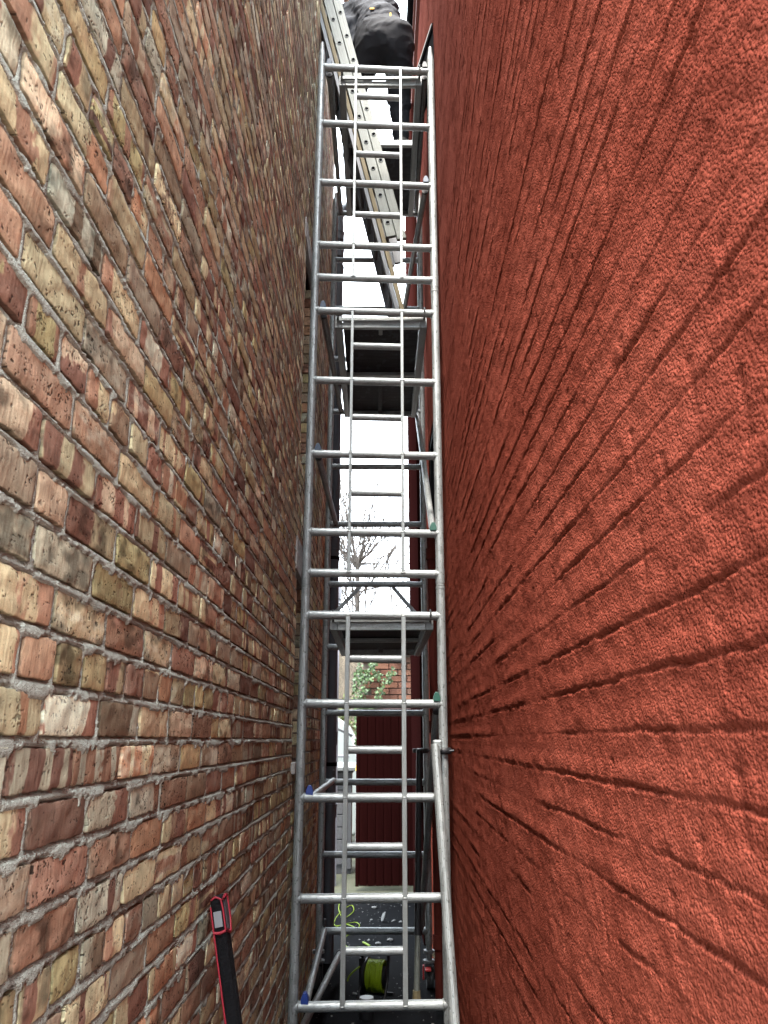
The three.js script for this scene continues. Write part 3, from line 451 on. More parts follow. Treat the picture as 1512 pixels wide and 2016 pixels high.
// ------------------------------------------------------------------ worker on the top platform
function body(bones, lo, size, res, k = 0.03) {
  const mc = new MarchingCubes(res, new THREE.MeshBasicMaterial(), false, false, 200000), half = res / 2, f = mc.field, a = V(), ba = V(), pa = V();
  const B = bones.map(([p, q, r1, r2, flat]) => ({ p, d: q.clone().sub(p), l2: Math.max(1e-9, q.distanceToSquared(p)), r1, r2, flat: flat ?? 1 }));
  for (let z = 0, i = 0; z < res; z++) for (let y = 0; y < res; y++) for (let x = 0; x < res; x++, i++) {
    pa.set(lo.x + (x / half) * size / 2, lo.y + (y / half) * size / 2, lo.z + (z / half) * size / 2); let d = 9;
    for (const b of B) { a.copy(pa).sub(b.p); const t = clamp(a.dot(b.d) / b.l2); ba.copy(b.d).multiplyScalar(t); const e = a.sub(ba); const q = e.length() - (b.r1 + (b.r2 - b.r1) * t); const h = clamp(0.5 + 0.5 * (d - q) / k); d = d * (1 - h) + q * h - k * h * (1 - h); }
    f[i] = -d;
  }
  mc.isolation = 0; mc.update(); const n = mc.count, pos = new Float32Array(n * 3), nor = new Float32Array(n * 3);
  for (let i = 0; i < n; i++) for (let c = 0; c < 3; c++) { pos[i * 3 + c] = (mc.positionArray[i * 3 + c] + 1) * size / 2 + lo.getComponent(c); nor[i * 3 + c] = mc.normalArray[i * 3 + c]; }
  const g = new THREE.BufferGeometry(); g.setAttribute('position', new THREE.BufferAttribute(pos, 3)); g.setAttribute('normal', new THREE.BufferAttribute(nor, 3));
  const uv = new Float32Array(n * 2); for (let i = 0; i < n; i++) { uv[i * 2] = (pos[i * 3] + pos[i * 3 + 2]) * 6; uv[i * 2 + 1] = pos[i * 3 + 1] * 6; } g.setAttribute('uv', new THREE.BufferAttribute(uv, 2)); return mergeVertices(g, 1e-5);
}
function wrinkle(g, amp, f, seed) { g.computeVertexNormals(); const p = g.attributes.position, n = g.attributes.normal; for (let i = 0; i < p.count; i++) { const x = p.getX(i), y = p.getY(i), z = p.getZ(i); const q = fbm(x * f + z * f * 0.6, y * f * 1.9 - x * f * 0.9, 2, seed), q2 = vn(x * f * 1.9 - y * f * 1.2, y * f * 2.2 + z * f, seed + 9), h = amp * 0.5 * (q - 0.5) + amp * 0.55 * ((1 - Math.abs(2 * q - 1)) ** 4 - 0.3) + amp * 0.28 * ((1 - Math.abs(2 * q2 - 1)) ** 4 - 0.3); p.setXYZ(i, x + n.getX(i) * h, y + n.getY(i) * h, z + n.getZ(i) * h); } g.computeVertexNormals(); return g; }
{
  const o = thing('person', 'person in dark work trousers and grey jacket, bending over on the top platform', 'person', P(0.1, 6.357, 5.2)); o.position.x -= 0.035;
  const q = (x, y, D) => V(x - 0.1, y - 6.357, -(D - 5.2)), lo = V(-0.62, -0.04, -0.75), size = 1.9;
  const hipL = q(-0.03, 7.10, 5.02), hipR = q(0.20, 7.08, 5.02), kneeL = q(-0.13, 6.90, 5.16), kneeR = q(0.215, 6.80, 5.22), ankL = q(-0.21, 6.45, 5.28), ankR = q(0.235, 6.45, 5.32), waist = q(0.05, 7.36, 5.06), chest = q(-0.06, 7.62, 5.16), neck = q(-0.16, 7.82, 5.22), head = q(-0.20, 7.99, 5.25);
  const shL = q(-0.21, 7.70, 5.22), shR = q(0.12, 7.76, 5.20), elL = q(-0.20, 7.42, 5.09), elR = q(0.05, 7.86, 5.46), wrL = q(-0.135, 7.10, 5.10), wrR = q(-0.10, 7.93, 5.66);
  const trousers = wrinkle(body([[hipL, kneeL, 0.135, 0.088], [kneeL, ankL, 0.086, 0.066], [hipR, kneeR, 0.135, 0.088], [kneeR, ankR, 0.086, 0.066], [q(0.03, 7.16, 5.0), q(0.15, 7.16, 5.0), 0.185, 0.185], [q(0.08, 7.24, 5.04), waist, 0.18, 0.165]], lo, size, 130, 0.045), 0.024, 5.5, 301);
  const trunk = body([[q(0.06, 7.2, 5.05), waist, 0.12, 0.12], [waist, chest, 0.12, 0.13], [chest, neck, 0.09, 0.06], [neck, head, 0.058, 0.06], [chest, shL, 0.08, 0.055], [chest, shR, 0.08, 0.055], [shL, elL, 0.05, 0.04], [elL, wrL, 0.04, 0.028], [shR, elR, 0.05, 0.04], [elR, wrR, 0.04, 0.028], [hipL, kneeL, 0.08, 0.055], [kneeL, ankL, 0.052, 0.038], [hipR, kneeR, 0.08, 0.055], [kneeR, ankR, 0.052, 0.038], [ankL, q(-0.21, 6.40, 5.40), 0.036, 0.03], [ankR, q(0.235, 6.40, 5.44), 0.036, 0.03], [hipL, hipR, 0.1, 0.1]], lo, size, 120, 0.03);
  const skin = std({ color: lin(0.42, 0.24, 0.17), roughness: 0.6 });
  // head with face, and hands with separate fingers, joined to the body
  const bits = [trunk.toNonIndexed()];
  { const c = head, f = V(-0.35, -0.1, -0.93).normalize(), up = V(0, 1, 0), rt = f.clone().cross(up).normalize(), at = (x, y, z) => c.clone().addScaledVector(rt, x).addScaledVector(up, y).addScaledVector(f, z);
    bits.push(body([[at(0, 0.04, -0.015), at(0, 0.06, 0.02), 0.083, 0.08], [at(0, -0.03, 0.03), at(0, -0.07, 0.055), 0.066, 0.045], [at(0, 0.02, 0.09), at(0, -0.012, 0.112), 0.012, 0.017], [at(-0.02, -0.052, 0.088), at(0.02, -0.052, 0.088), 0.011, 0.011], [at(-0.082, 0.0, 0), at(-0.084, 0.03, -0.005), 0.016, 0.02], [at(0.082, 0.0, 0), at(0.084, 0.03, -0.005), 0.016, 0.02], [at(-0.032, 0.032, 0.078), at(-0.03, 0.032, 0.08), 0.012, 0.012], [at(0.032, 0.032, 0.078), at(0.03, 0.032, 0.08), 0.012, 0.012]], c.clone().add(V(-0.17, -0.17, -0.17)), 0.34, 84, 0.014).toNonIndexed());
    for (const [w, d, side] of [[wrL, V(0.15, -0.8, -0.3), 1], [wrR, V(-0.2, 0.3, -0.93), -1]]) {
      const dir = d.normalize(), rr = dir.clone().cross(V(0, 1, 0)).normalize(), dn = rr.clone().cross(dir).normalize().negate(), hp = (a, b, e) => w.clone().addScaledVector(dir, a).addScaledVector(rr, b).addScaledVector(dn, e), bones = [[w, hp(0.05, 0, 0), 0.026, 0.03], [hp(0.04, -0.025, 0), hp(0.08, -0.03, 0), 0.02, 0.014], [hp(0.04, 0.022, 0), hp(0.08, 0.03, 0), 0.02, 0.014]];
      [[-0.03, 0.9], [-0.01, 1], [0.011, 0.95], [0.031, 0.78]].forEach(([b, l]) => { bones.push([hp(0.075, b, 0), hp(0.075 + 0.045 * l, b * 1.1, 0.012), 0.0095, 0.009], [hp(0.075 + 0.045 * l, b * 1.1, 0.012), hp(0.075 + 0.062 * l, b * 1.1, 0.04), 0.009, 0.0085], [hp(0.075 + 0.062 * l, b * 1.1, 0.04), hp(0.075 + 0.052 * l, b * 1.1, 0.06), 0.0085, 0.0075]); });
      bones.push([hp(0.03, -side * 0.03, 0.004), hp(0.065, -side * 0.058, 0.02), 0.012, 0.0105], [hp(0.065, -side * 0.058, 0.02), hp(0.095, -side * 0.055, 0.035), 0.0105, 0.009]);
      bits.push(body(bones, w.clone().add(V(-0.17, -0.17, -0.17)), 0.34, 90, 0.006).toNonIndexed());
    } }
  mesh('body', mergeGeometries(bits), skin, o);
  mesh('trousers', trousers, std({ color: lin(0.0065, 0.0075, 0.0115), roughness: 0.85, bumpMap: T.cloth, bumpScale: 0.0015 }), o);
  const jacketB = [[q(0.055, 7.34, 5.06), waist, 0.2, 0.185], [waist, chest, 0.185, 0.175], [chest, q(-0.13, 7.74, 5.2), 0.155, 0.1], [chest, shL, 0.12, 0.085], [chest, shR, 0.12, 0.085], [shL, elL, 0.08, 0.066], [elL, wrL, 0.064, 0.045], [shR, elR, 0.08, 0.066], [elR, wrR, 0.064, 0.045]];
  mesh('jacket', wrinkle(body(jacketB, lo, size, 130, 0.045), 0.03, 6, 305), std({ color: lin(0.022, 0.025, 0.033), roughness: 0.8, bumpMap: T.cloth, bumpScale: 0.002 }), o);
  const hat = new THREE.SphereGeometry(0.112, 28, 18, 0, Math.PI * 2, 0, Math.PI * 0.56); hat.scale(1, 1.05, 1.08); const hp = head; hat.translate(hp.x, hp.y + 0.045, hp.z); mesh('hat', hat, std({ color: lin(0.02, 0.021, 0.026), roughness: 0.9, bumpMap: T.cloth, bumpScale: 0.002 }), o);
  for (const [a, s] of [[ankL, -1], [ankR, 1]]) mesh('boot', wrinkle(body([[a.clone().add(V(0, 0.06, 0)), a, 0.056, 0.058], [a.clone().add(V(0, -0.035, 0.03)), a.clone().add(V(0.01 * s, -0.045, -0.15)), 0.046, 0.042]], a.clone().add(V(-0.2, -0.2, -0.25)), 0.4, 60, 0.02), 0.006, 20, 9), M.rubber, o);
  const tg = std({ color: rgb(214, 160, 30), roughness: 0.7 });
  o.updateMatrixWorld(true);
  const onto = (m, x, y) => { const p = m.geometry.attributes.position; let best = -9, at = V(0, 0, 0); for (let i = 0; i < p.count; i++) if (Math.hypot(p.getX(i) - x, p.getY(i) - y) < 0.02 && p.getZ(i) > best) { best = p.getZ(i); at = V(p.getX(i), p.getY(i), p.getZ(i) + 0.003); } return at; };
  const parts = Object.fromEntries(o.children.map((c) => [c.name, c]));
  mesh('pocket_tag', box(0.012, 0.045, 0.006, 0, 0, 0, 0.001), tg, o).position.copy(onto(parts.trousers, 0.05, 0.92));
  mesh('pocket_tag', box(0.036, 0.014, 0.006, 0, 0, 0, 0.001), tg, o).position.copy(onto(parts.jacket, -0.13, 1.0));
}

// ------------------------------------------------------------------ soil pipe on the left house
function pipeThing(name, label, x, D, y1, r, mat, bend, collars) {
  const o = thing(name, label, 'pipe', P(x, 0, D));
  mesh('pipe', [tube(V(0, 0.0, 0), V(0, y1, 0), r, { seg: 32 })], mat, o);
  for (const y of collars) mesh('collar', [tube(V(0, y, 0), V(0, y + 0.09, 0), r + 0.007, { seg: 32 }), tube(V(0, y + 0.09, 0), V(0, y + 0.105, 0), r + 0.011, { seg: 32 })], mat, o);
  if (bend) mesh('bend', new THREE.TubeGeometry(new THREE.CatmullRomCurve3(bend), 24, r, 20), mat, o);
  return o;
}
{
  const o = pipeThing('soil_pipe', 'dark grey soil pipe rising up the far corner of the brick wall', -0.405, 6.76, 6.75, 0.055, M.pvcGrey, [V(0, 6.7, 0), V(0.0, 6.82, 0), V(0.05, 6.95, -0.06), V(0.11, 7.05, -0.14), V(0.13, 7.3, -0.16)], [1.05, 1.62, 3.3, 5.0, 6.12, 6.32, 6.52]);
  for (const y of [1.45, 3.2, 4.9]) mesh('bracket', [tube(V(0, y, 0), V(0, y + 0.03, 0), 0.06, { seg: 24 }), box(0.05, 0.03, 0.04, -0.045, y + 0.015, 0)], M.frameBlack, o);
  const p = pipeThing('vent_pipe', 'pale grey vent pipe with ribbed bend beyond the brick wall', -0.556, 10.0, 3.25, 0.055, M.pvcPale, [V(0, 3.2, 0), V(0, 3.38, 0), V(0.02, 3.46, 0), V(0.02, 3.62, 0)], [3.2]);
  for (const y of [3.3, 3.36, 3.42]) { const t = new THREE.TorusGeometry(0.058, 0.009, 8, 24); t.rotateX(Math.PI / 2); t.translate(0.01, y, 0); mesh('rib', t, M.pvcGrey, p); }
}

// ------------------------------------------------------------------ things on the ground
{ // spirit level case leaning on the brick wall
  const o = thing('level_case', 'black spirit level case with red piping leaning on the brick wall', 'tool case', P(-0.176, 0.0, 2.28));
  o.rotation.z = 0.2; const w = 0.032, d = 0.06, L = 1.285, red = std({ color: rgb(140, 22, 40), roughness: 0.6 }), fab = matt({ color: lin(0.006, 0.006, 0.007), roughness: 0.8, bumpMap: T.cloth, bumpScale: 0.0012 });
  const g = box(w, L, d, 0, L / 2, 0, 0.009); mesh('case_body', g, fab, o);
  const cord = (pts, r = 0.0024, closed = false) => new THREE.TubeGeometry(new THREE.CatmullRomCurve3(pts, closed, 'catmullrom', 0.1), 60, r, 8, closed);
  const z = d / 2, x = w / 2;
  mesh('piping', [cord([V(-x, 0.01, z), V(-x, L * 0.5, z), V(-x, L - 0.02, z)]), cord([V(-x + 0.004, L - 0.004, z), V(0, L + 0.002, z), V(x - 0.003, L - 0.006, z), V(x, L - 0.03, z + 0.002), V(x, L - 0.08, z + 0.002)]), cord([V(-x, L - 0.082, z + 0.002), V(0, L - 0.085, z + 0.003), V(x, L - 0.082, z + 0.002)], 0.0036), cord([V(x + 0.003, L - 0.006, z - 0.004), V(x + 0.004, L - 0.001, 0), V(x + 0.004, L - 0.006, -z + 0.01), V(x + 0.004, L - 0.06, -z + 0.006), V(x + 0.004, L - 0.088, -z + 0.02), V(x + 0.004, L - 0.092, 0), V(x + 0.003, L - 0.082, z - 0.006)], 0.0036)], red, o);
  mesh('window_pocket', box(w - 0.011, 0.038, 0.003, 0, L - 0.052, z + 0.001, 0.001), std({ color: lin(0.19, 0.195, 0.205), roughness: 0.3 }), o);
  mesh('flap', box(0.004, 0.075, d - 0.022, x + 0.002, L - 0.048, -0.003, 0.0018), std({ color: lin(0.045, 0.035, 0.038), roughness: 0.8 }), o);
  mesh('seam_strip', box(0.003, L - 0.2, 0.02, x + 0.0012, L / 2 - 0.1, 0.01, 0.001), fab, o);
}
{ // cable reel
  const o = thing('cable_reel', 'black cable reel wound with bright green cable on the ground', 'cable reel', P(-0.03, 0, 5.86)), R = 0.125, cy = 0.16; o.rotation.y = -0.3; o.scale.setScalar(0.86);
  const disc = (x, r, t) => { const g = new THREE.CylinderGeometry(r, r, t, 40); g.rotateZ(Math.PI / 2); g.translate(x, cy, 0); return g; };
  mesh('flange', [disc(-0.055, R, 0.012), disc(-0.07, R * 0.8, 0.02)], M.black, o); mesh('flange', [disc(0.097, 0.062, 0.008)], M.black, o); mesh('drum', disc(0.02, 0.07, 0.15), M.black, o);
  const w = []; const rr = rng(5); for (let i = 0; i < 13; i++) for (let l = 0; l < 2; l++) { const t = new THREE.TorusGeometry(0.098 + l * 0.009 + rr() * 0.003, 0.0052, 8, 44); t.rotateY(Math.PI / 2 + (rr() - 0.5) * 0.07); t.rotateZ((rr() - 0.5) * 0.06); t.translate(-0.042 + i * 0.0104 + rr() * 0.002, cy, 0); w.push(t); }
  mesh('cable_winding', w, M.cable, o);
  const fr = (x) => new THREE.TubeGeometry(new THREE.CatmullRomCurve3([V(x, 0.012, 0.12), V(x, 0.03, 0.1), V(x, cy, 0.015), V(x, 0.31, 0), V(x, 0.315, 0)], false, 'catmullrom', 0.2), 20, 0.011, 10);
  mesh('stand', [fr(-0.095), fr(0.115), box(0.22, 0.02, 0.02, 0.01, 0.012, 0.12, 0.006), box(0.22, 0.02, 0.02, 0.01, 0.012, -0.12, 0.006), box(0.05, 0.26, 0.05, -0.095, 0.15, 0, 0.01), box(0.03, 0.06, 0.05, -0.095, 0.32, 0, 0.008)], M.black, o);
  const gr = [tube(V(-0.02, 0.325, 0.02), V(0.125, 0.325, 0.02), 0.013)]; for (let i = 0; i < 10; i++) { const t = new THREE.TorusGeometry(0.014, 0.004, 6, 16); t.rotateY(Math.PI / 2); t.translate(-0.015 + i * 0.0145, 0.325, 0.02); gr.push(t); } mesh('handle', gr, M.rubber, o);
  mesh('handle_arm', [tube(V(0.125, 0.325, 0.02), V(0.135, 0.31, -0.04), 0.008), box(0.02, 0.07, 0.03, 0.12, 0.30, 0.0, 0.005)], M.black, o);
  const tl = new THREE.TubeGeometry(new THREE.CatmullRomCurve3([V(-0.1, 0.23, 0.05), V(-0.14, 0.2, 0.07), V(-0.18, 0.16, 0.08), V(-0.19, 0.13, 0.085)]), 20, 0.006, 8); mesh('cable_tail', tl, M.cable, o);
}
{ const o = thing('tub', 'small round black tub with pale grey lid in front of the cable reel', 'tub', P(-0.075, 0, 5.5));
  mesh('tub_wall', tube(V(0, 0, 0), V(0, 0.105, 0), 0.046, { seg: 32 }), M.black, o); mesh('lid', [tube(V(0, 0.105, 0), V(0, 0.113, 0), 0.0455, { seg: 32, r2: 0.043 })], std({ color: lin(0.18, 0.19, 0.195), roughness: 0.4 }), o); }
{ // trailing cable
  const pts = [[-0.15, 7.15], [-0.255, 7.16], [-0.29, 7.42], [-0.2, 7.78], [-0.31, 7.93], [-0.41, 7.74], [-0.33, 7.62], [-0.18, 7.83], [-0.22, 8.05], [-0.39, 7.9], [-0.41, 8.2], [-0.34, 8.62], [-0.28, 8.84], [-0.25, 8.55], [-0.33, 8.22], [-0.4, 8.62], [-0.41, 9.2]].map(([x, D], i) => V(x, 0.011 + 0.012 * h2(i, 3, 3), -D));
  tag(mesh('extension_cable', new THREE.TubeGeometry(new THREE.CatmullRomCurve3(pts), 240, 0.0038, 8), M.cable), 'loose loops of bright green cable lying beside the soil pipe', 'cable');
  const p2 = [[-0.13, 7.31], [-0.10, 7.25], [-0.07, 7.18]].map(([x, D]) => V(x, 0.012, -D)); tag(mesh('cable_end', new THREE.TubeGeometry(new THREE.CatmullRomCurve3(p2), 20, 0.009, 8), M.cable), 'short stub of green cable lying alone on the asphalt', 'cable');
}
// chips of plaster: the larger ones one by one, the crumbs as litter
const chipMat = matt({ color: lin(0.10, 0.10, 0.098), roughness: 0.9 });
const chipGeo = (r, seed) => { const g = new THREE.IcosahedronGeometry(1, 1), p = g.attributes.position; for (let i = 0; i < p.count; i++) { const k = 0.7 + 0.6 * vn(p.getX(i) * 1.3 + seed * 3, p.getY(i) * 1.3 + p.getZ(i) * 1.7, 7); p.setXYZ(i, p.getX(i) * k * r * 1.3, p.getY(i) * k * r * 0.5, p.getZ(i) * k * r); } g.computeVertexNormals(); return g; };
[[0.047, 8.13, 0.042, 'largest pale plaster chunk, upright on the black asphalt behind the tower'], [0.403, 5.82, 0.034, 'white lump of plaster beside the red castor'], [0.0, 7.28, 0.032, 0], [0.099, 7.395, 0.034, 0], [-0.085, 7.42, 0.018, 0], [0.15, 8.15, 0.022, 0], [0.21, 8.1, 0.022, 0], [-0.04, 8.75, 0.03, 0], [-0.07, 8.2, 0.017, 0], [-0.16, 5.95, 0.022, 0], [0.20, 6.4, 0.022, 0], [0.19, 5.97, 0.018, 0]].forEach(([x, D, r, label], i) => {
  r *= 0.72; const m = mesh('plaster_chunk', chipGeo(r, i), chipMat); m.position.set(x, r * 0.4, -D); m.rotation.y = i * 1.3; if (i === 0) { m.rotation.z = 1.2; m.position.y = 0.045; }
  tag(m, label || 'small pale plaster chip lying on the black asphalt', 'rubble', label ? undefined : 'small plaster chips on the asphalt');
});
{ const r = rng(31), list = []; for (let i = 0; i < 260; i++) { const D = 4.7 + r() * 4.3, x = -0.4 + 0.78 * r(), s = 0.002 + 0.005 * r() ** 5 + 0.0015 * r(); const g = NI(chipGeo(s, i)); g.rotateY(r() * 6); g.translate(x, 0.003, -D); list.push(g); } const m = tag(mesh('grit_litter', list, chipMat), 'pale crumbs scattered over the black asphalt', 'litter'); m.userData.kind = 'stuff'; }
{ const o = tag(mesh('timber_offcut', box(0.05, 0.05, 0.05, 0, 0, 0, 0.004), M.timber), 'small offcut of pale timber beside the red castor', 'timber'); o.position.set(0.402, 0.24, -5.9); o.rotation.set(0.4, 0.3, 0.6); }

// ------------------------------------------------------------------ behind the alley
{ // dark red boarded gate
  const o = thing('red_gate', 'dark red gate of upright boards at the end of the alley', 'gate', P(0.095, 0.06, 9.65)), m = matt({ specularIntensity: 0, color: lin(0.0095, 0.0022, 0.0021), roughness: 1, map: rep(T.wood, 1, 0.6), bumpMap: T.wood, bumpScale: 0.001 });
  mesh('back_sheet', box(0.66, 1.88, 0.01, 0.01, 0.95, -0.017), m, o); const n = 7, x0 = -0.318, w = 0.655 / n; for (let i = 0; i < n; i++) mesh('board', box(w - 0.004, 1.9, 0.022, x0 + (i + 0.5) * w, 0.95, (h2(i, 2, 2) - 0.5) * 0.004, 0.004), m, o);
  mesh('rail', [box(0.6, 0.09, 0.03, 0, 0.3, -0.028), box(0.6, 0.09, 0.03, 0, 1.6, -0.028)], m, o); mesh('frame', [box(0.04, 1.95, 0.05, x0 - 0.022, 0.97, -0.01, 0.004), box(0.72, 0.05, 0.05, 0, 1.93, -0.01, 0.004)], m, o);
}
{ // brick outbuilding
  const o = thing('brick_outbuilding', 'low orange brick outbuilding with ivy behind the red gate', 'outbuilding', P(0.5, 0, 10.0)), X0 = -0.7, X1 = 0.9, top = 2.68, mats = [0, 1, 2, 3, 4].map((i) => std({ color: [lin(0.095, 0.036, 0.02), lin(0.11, 0.044, 0.023), lin(0.09, 0.035, 0.019), lin(0.07, 0.035, 0.022), lin(0.115, 0.05, 0.028)][i], roughness: 0.9, map: T.mottle, bumpMap: T.sand, bumpScale: 0.002 }));
  mesh('wall_core', box(X1 - X0, top, 1.4, (X0 + X1) / 2, top / 2, -0.73), std({ color: lin(0.12, 0.1, 0.08), roughness: 0.95, map: T.mottle }), o);
  const geo = box(0.216, 0.066, 0.1, 0, 0, 0, 0.004), half = box(0.104, 0.066, 0.1, 0, 0, 0, 0.004); let j = 0;
  for (let y = 1.42; y < top - 0.04; y += 0.0785, j++) for (let x = X0 + (j % 2 ? 0 : 0.113); x < X1; x += 0.2265) { const g = x + 0.22 > X1 ? half : geo, b = mesh('brick', g, mats[Math.floor(h2(j, Math.round(x * 50), 3) * 5)], o); b.position.set(x + (g === half ? 0.053 : 0.109), y + 0.035, 0.0 - 0.045 + 0.012 + (h2(j, Math.round(x * 40), 4) - 0.5) * 0.004); }
  mesh('lower_wall', box(X1 - X0, 1.41, 0.1, (X0 + X1) / 2, 0.705, -0.035), mats[0], o);
  mesh('lintel', box(1.1, 0.1, 0.1, -0.1, 2.02, 0.02, 0.005), std({ color: lin(0.05, 0.03, 0.028), roughness: 0.8 }), o);
  const rf = bar(V(-0.30, top + 0.07, -0.2), V(0.95, top - 0.16, -0.2), 0.05, 0.7, V(0, 0, 1)); mesh('roof_edge', [rf], std({ color: lin(0.25, 0.23, 0.2), roughness: 0.7 }), o);
}
{ // ivy on it
  const o = thing('ivy', 'green ivy climbing the corner of the orange brick outbuilding', 'ivy', P(-0.15, 0, 9.93)), r = rng(71), leaf = [], stems = [];
  const shape = new THREE.Shape(); shape.moveTo(0, -0.5); shape.lineTo(0.42, -0.3); shape.lineTo(0.28, 0.02); shape.lineTo(0.5, 0.18); shape.lineTo(0.16, 0.22); shape.lineTo(0, 0.6); shape.lineTo(-0.16, 0.22); shape.lineTo(-0.5, 0.18); shape.lineTo(-0.28, 0.02); shape.lineTo(-0.42, -0.3); shape.closePath();
  const lg = new THREE.ShapeGeometry(shape); { const p = lg.attributes.position; for (let i = 0; i < p.count; i++) p.setZ(i, 0.22 * Math.abs(p.getX(i)) - 0.12 * p.getY(i) ** 2); lg.computeVertexNormals(); }
  const runs = [[[-0.1, 1.6], [-0.03, 2.0], [-0.06, 2.35], [0.06, 2.52], [0.16, 2.66]], [[-0.02, 2.0], [0.12, 2.12], [0.2, 2.28], [0.29, 2.40], [0.33, 2.50]], [[-0.06, 2.1], [0.02, 2.35], [0.1, 2.45], [0.18, 2.4]], [[-0.09, 1.75], [-0.12, 2.1], [-0.11, 2.4], [-0.06, 2.56]], [[-0.05, 2.05], [0.06, 2.02], [0.14, 2.1]]];
  for (const run of runs) { const c = new THREE.CatmullRomCurve3(run.map(([x, y]) => V(x + 0.0, y, 0.012 + 0.02 * r()))); stems.push(new THREE.TubeGeometry(c, 20, 0.005, 6)); const n = Math.round(c.getLength() * 190); for (let i = 0; i < n; i++) { const p = c.getPoint(r()), s = 0.02 + 0.03 * r(), g = lg.clone(); g.scale(s, s, s); g.rotateX((r() - 0.7) * 1.1); g.rotateY((r() - 0.5) * 1.4); g.rotateZ((r() - 0.5) * 3); g.translate(p.x + (r() - 0.5) * 0.09, p.y + (r() - 0.5) * 0.08, p.z + 0.02 + r() * 0.06); const k = 0.45 + r() * 0.9, col = new Float32Array(g.attributes.position.count * 3); for (let q = 0; q < col.length; q += 3) { col[q] = 0.034 * k; col[q + 1] = 0.07 * k; col[q + 2] = 0.018 * k; } g.setAttribute('color', new THREE.BufferAttribute(col, 3)); leaf.push(NI(g)); } }
  const fm = mesh('foliage', leaf, new THREE.MeshPhysicalMaterial({ vertexColors: true, side: THREE.DoubleSide, roughness: 0.6 }), o); fm.userData.kind = 'stuff'; mesh('stem', stems, std({ color: lin(0.12, 0.08, 0.05), roughness: 0.9 }), o);
  // low shrub beyond
  const b = thing('shrub', 'small bright green shrub above the white vehicle', 'shrub', P(-0.66, 0, 14.9)), l2 = []; for (let i = 0; i < 700; i++) { const s = 0.03 + 0.03 * r(), g = lg.clone(), a = r() * 6.28, e = r(); g.scale(s, s * 1.3, s); g.rotateX(r() * 3); g.rotateY(r() * 6); g.translate(Math.cos(a) * 0.35 * e, 1.75 + (r() * r()) * 0.9, Math.sin(a) * 0.15 * e); const k = 0.6 + r(), col = new Float32Array(g.attributes.position.count * 3); for (let q = 0; q < col.length; q += 3) { col[q] = 0.055 * k; col[q + 1] = 0.075 * k; col[q + 2] = 0.018 * k; } g.setAttribute('color', new THREE.BufferAttribute(col, 3)); l2.push(NI(g)); }
  mesh('foliage', l2, fm.material, b).userData.kind = 'stuff'; mesh('stem', [0, 1, 2].map((i) => tube(V(0, 0, 0), V((i - 1) * 0.2, 1.9, 0), 0.012, { r2: 0.005 })), std({ color: lin(0.12, 0.08, 0.05), roughness: 0.9 }), b);
}
{ const o = thing('pebbledash_wall', 'tan pebbledash wall left of the ivy', 'wall', P(-1.05, 0, 15.6)); mesh('wall_face', box(1.6, 3.4, 0.2, 0, 1.7, 0), std({ color: lin(0.13, 0.12, 0.105), roughness: 0.95, map: rep(T.dash, 2), bumpMap: rep(T.dash, 2), bumpScale: 0.01 }), o); mesh('coping', box(1.64, 0.06, 0.26, 0, 3.43, 0, 0.01), M.stone, o); }
{ const o = thing('storage_box', 'grey slatted storage box with pale lid beyond the soil pipe', 'storage box', P(-0.66, 0.0, 11.1)), m = std({ color: lin(0.032, 0.033, 0.037), roughness: 0.7, map: T.wood }), sh = box(0.56, 0.138, 0.03, 0, 0, 0, 0.006);
  for (let i = 0; i < 8; i++) mesh('slat', sh, m, o).position.set(-0.03, 0.19 + i * 0.151, 0.29); mesh('corner_post', box(0.06, 1.22, 0.06, 0.275, 0.68, 0.285, 0.004), m, o); mesh('plinth', box(0.6, 0.11, 0.55, 0, 0.055, 0), M.steel, o); mesh('side_panel', box(0.03, 1.2, 0.5, 0.285, 0.68, 0.0), std({ color: lin(0.10, 0.075, 0.06), roughness: 0.8, map: T.wood }), o); mesh('back_panel', box(0.56, 1.2, 0.03, 0, 0.68, -0.25), m, o);
  const lid = box(0.72, 0.05, 0.75, 0.03, 1.315, 0, 0.01); lid.rotateX(0.06); mesh('lid', lid, std({ color: lin(0.08, 0.084, 0.084), roughness: 0.5 }), o); mesh('lid_edge', box(0.66, 0.05, 0.64, 0.0, 1.265, 0.0, 0.004), M.black, o); }
{ const o = thing('white_pole', 'thin white pole with yellow cap beside the red gate', 'pole', P(-0.272, 0, 10.4)); mesh('pole_shaft', [tube(V(0, 0.3, 0), V(0, 1.28, 0), 0.018)], std({ color: lin(0.16, 0.16, 0.155), roughness: 0.5 }), o); mesh('cap', tube(V(0, 1.28, 0), V(0, 1.345, 0), 0.02), std({ color: rgb(205, 165, 60), roughness: 0.5 }), o); mesh('base', tube(V(0.0, 0, 0), V(0, 0.3, 0), 0.014), M.steel, o); }
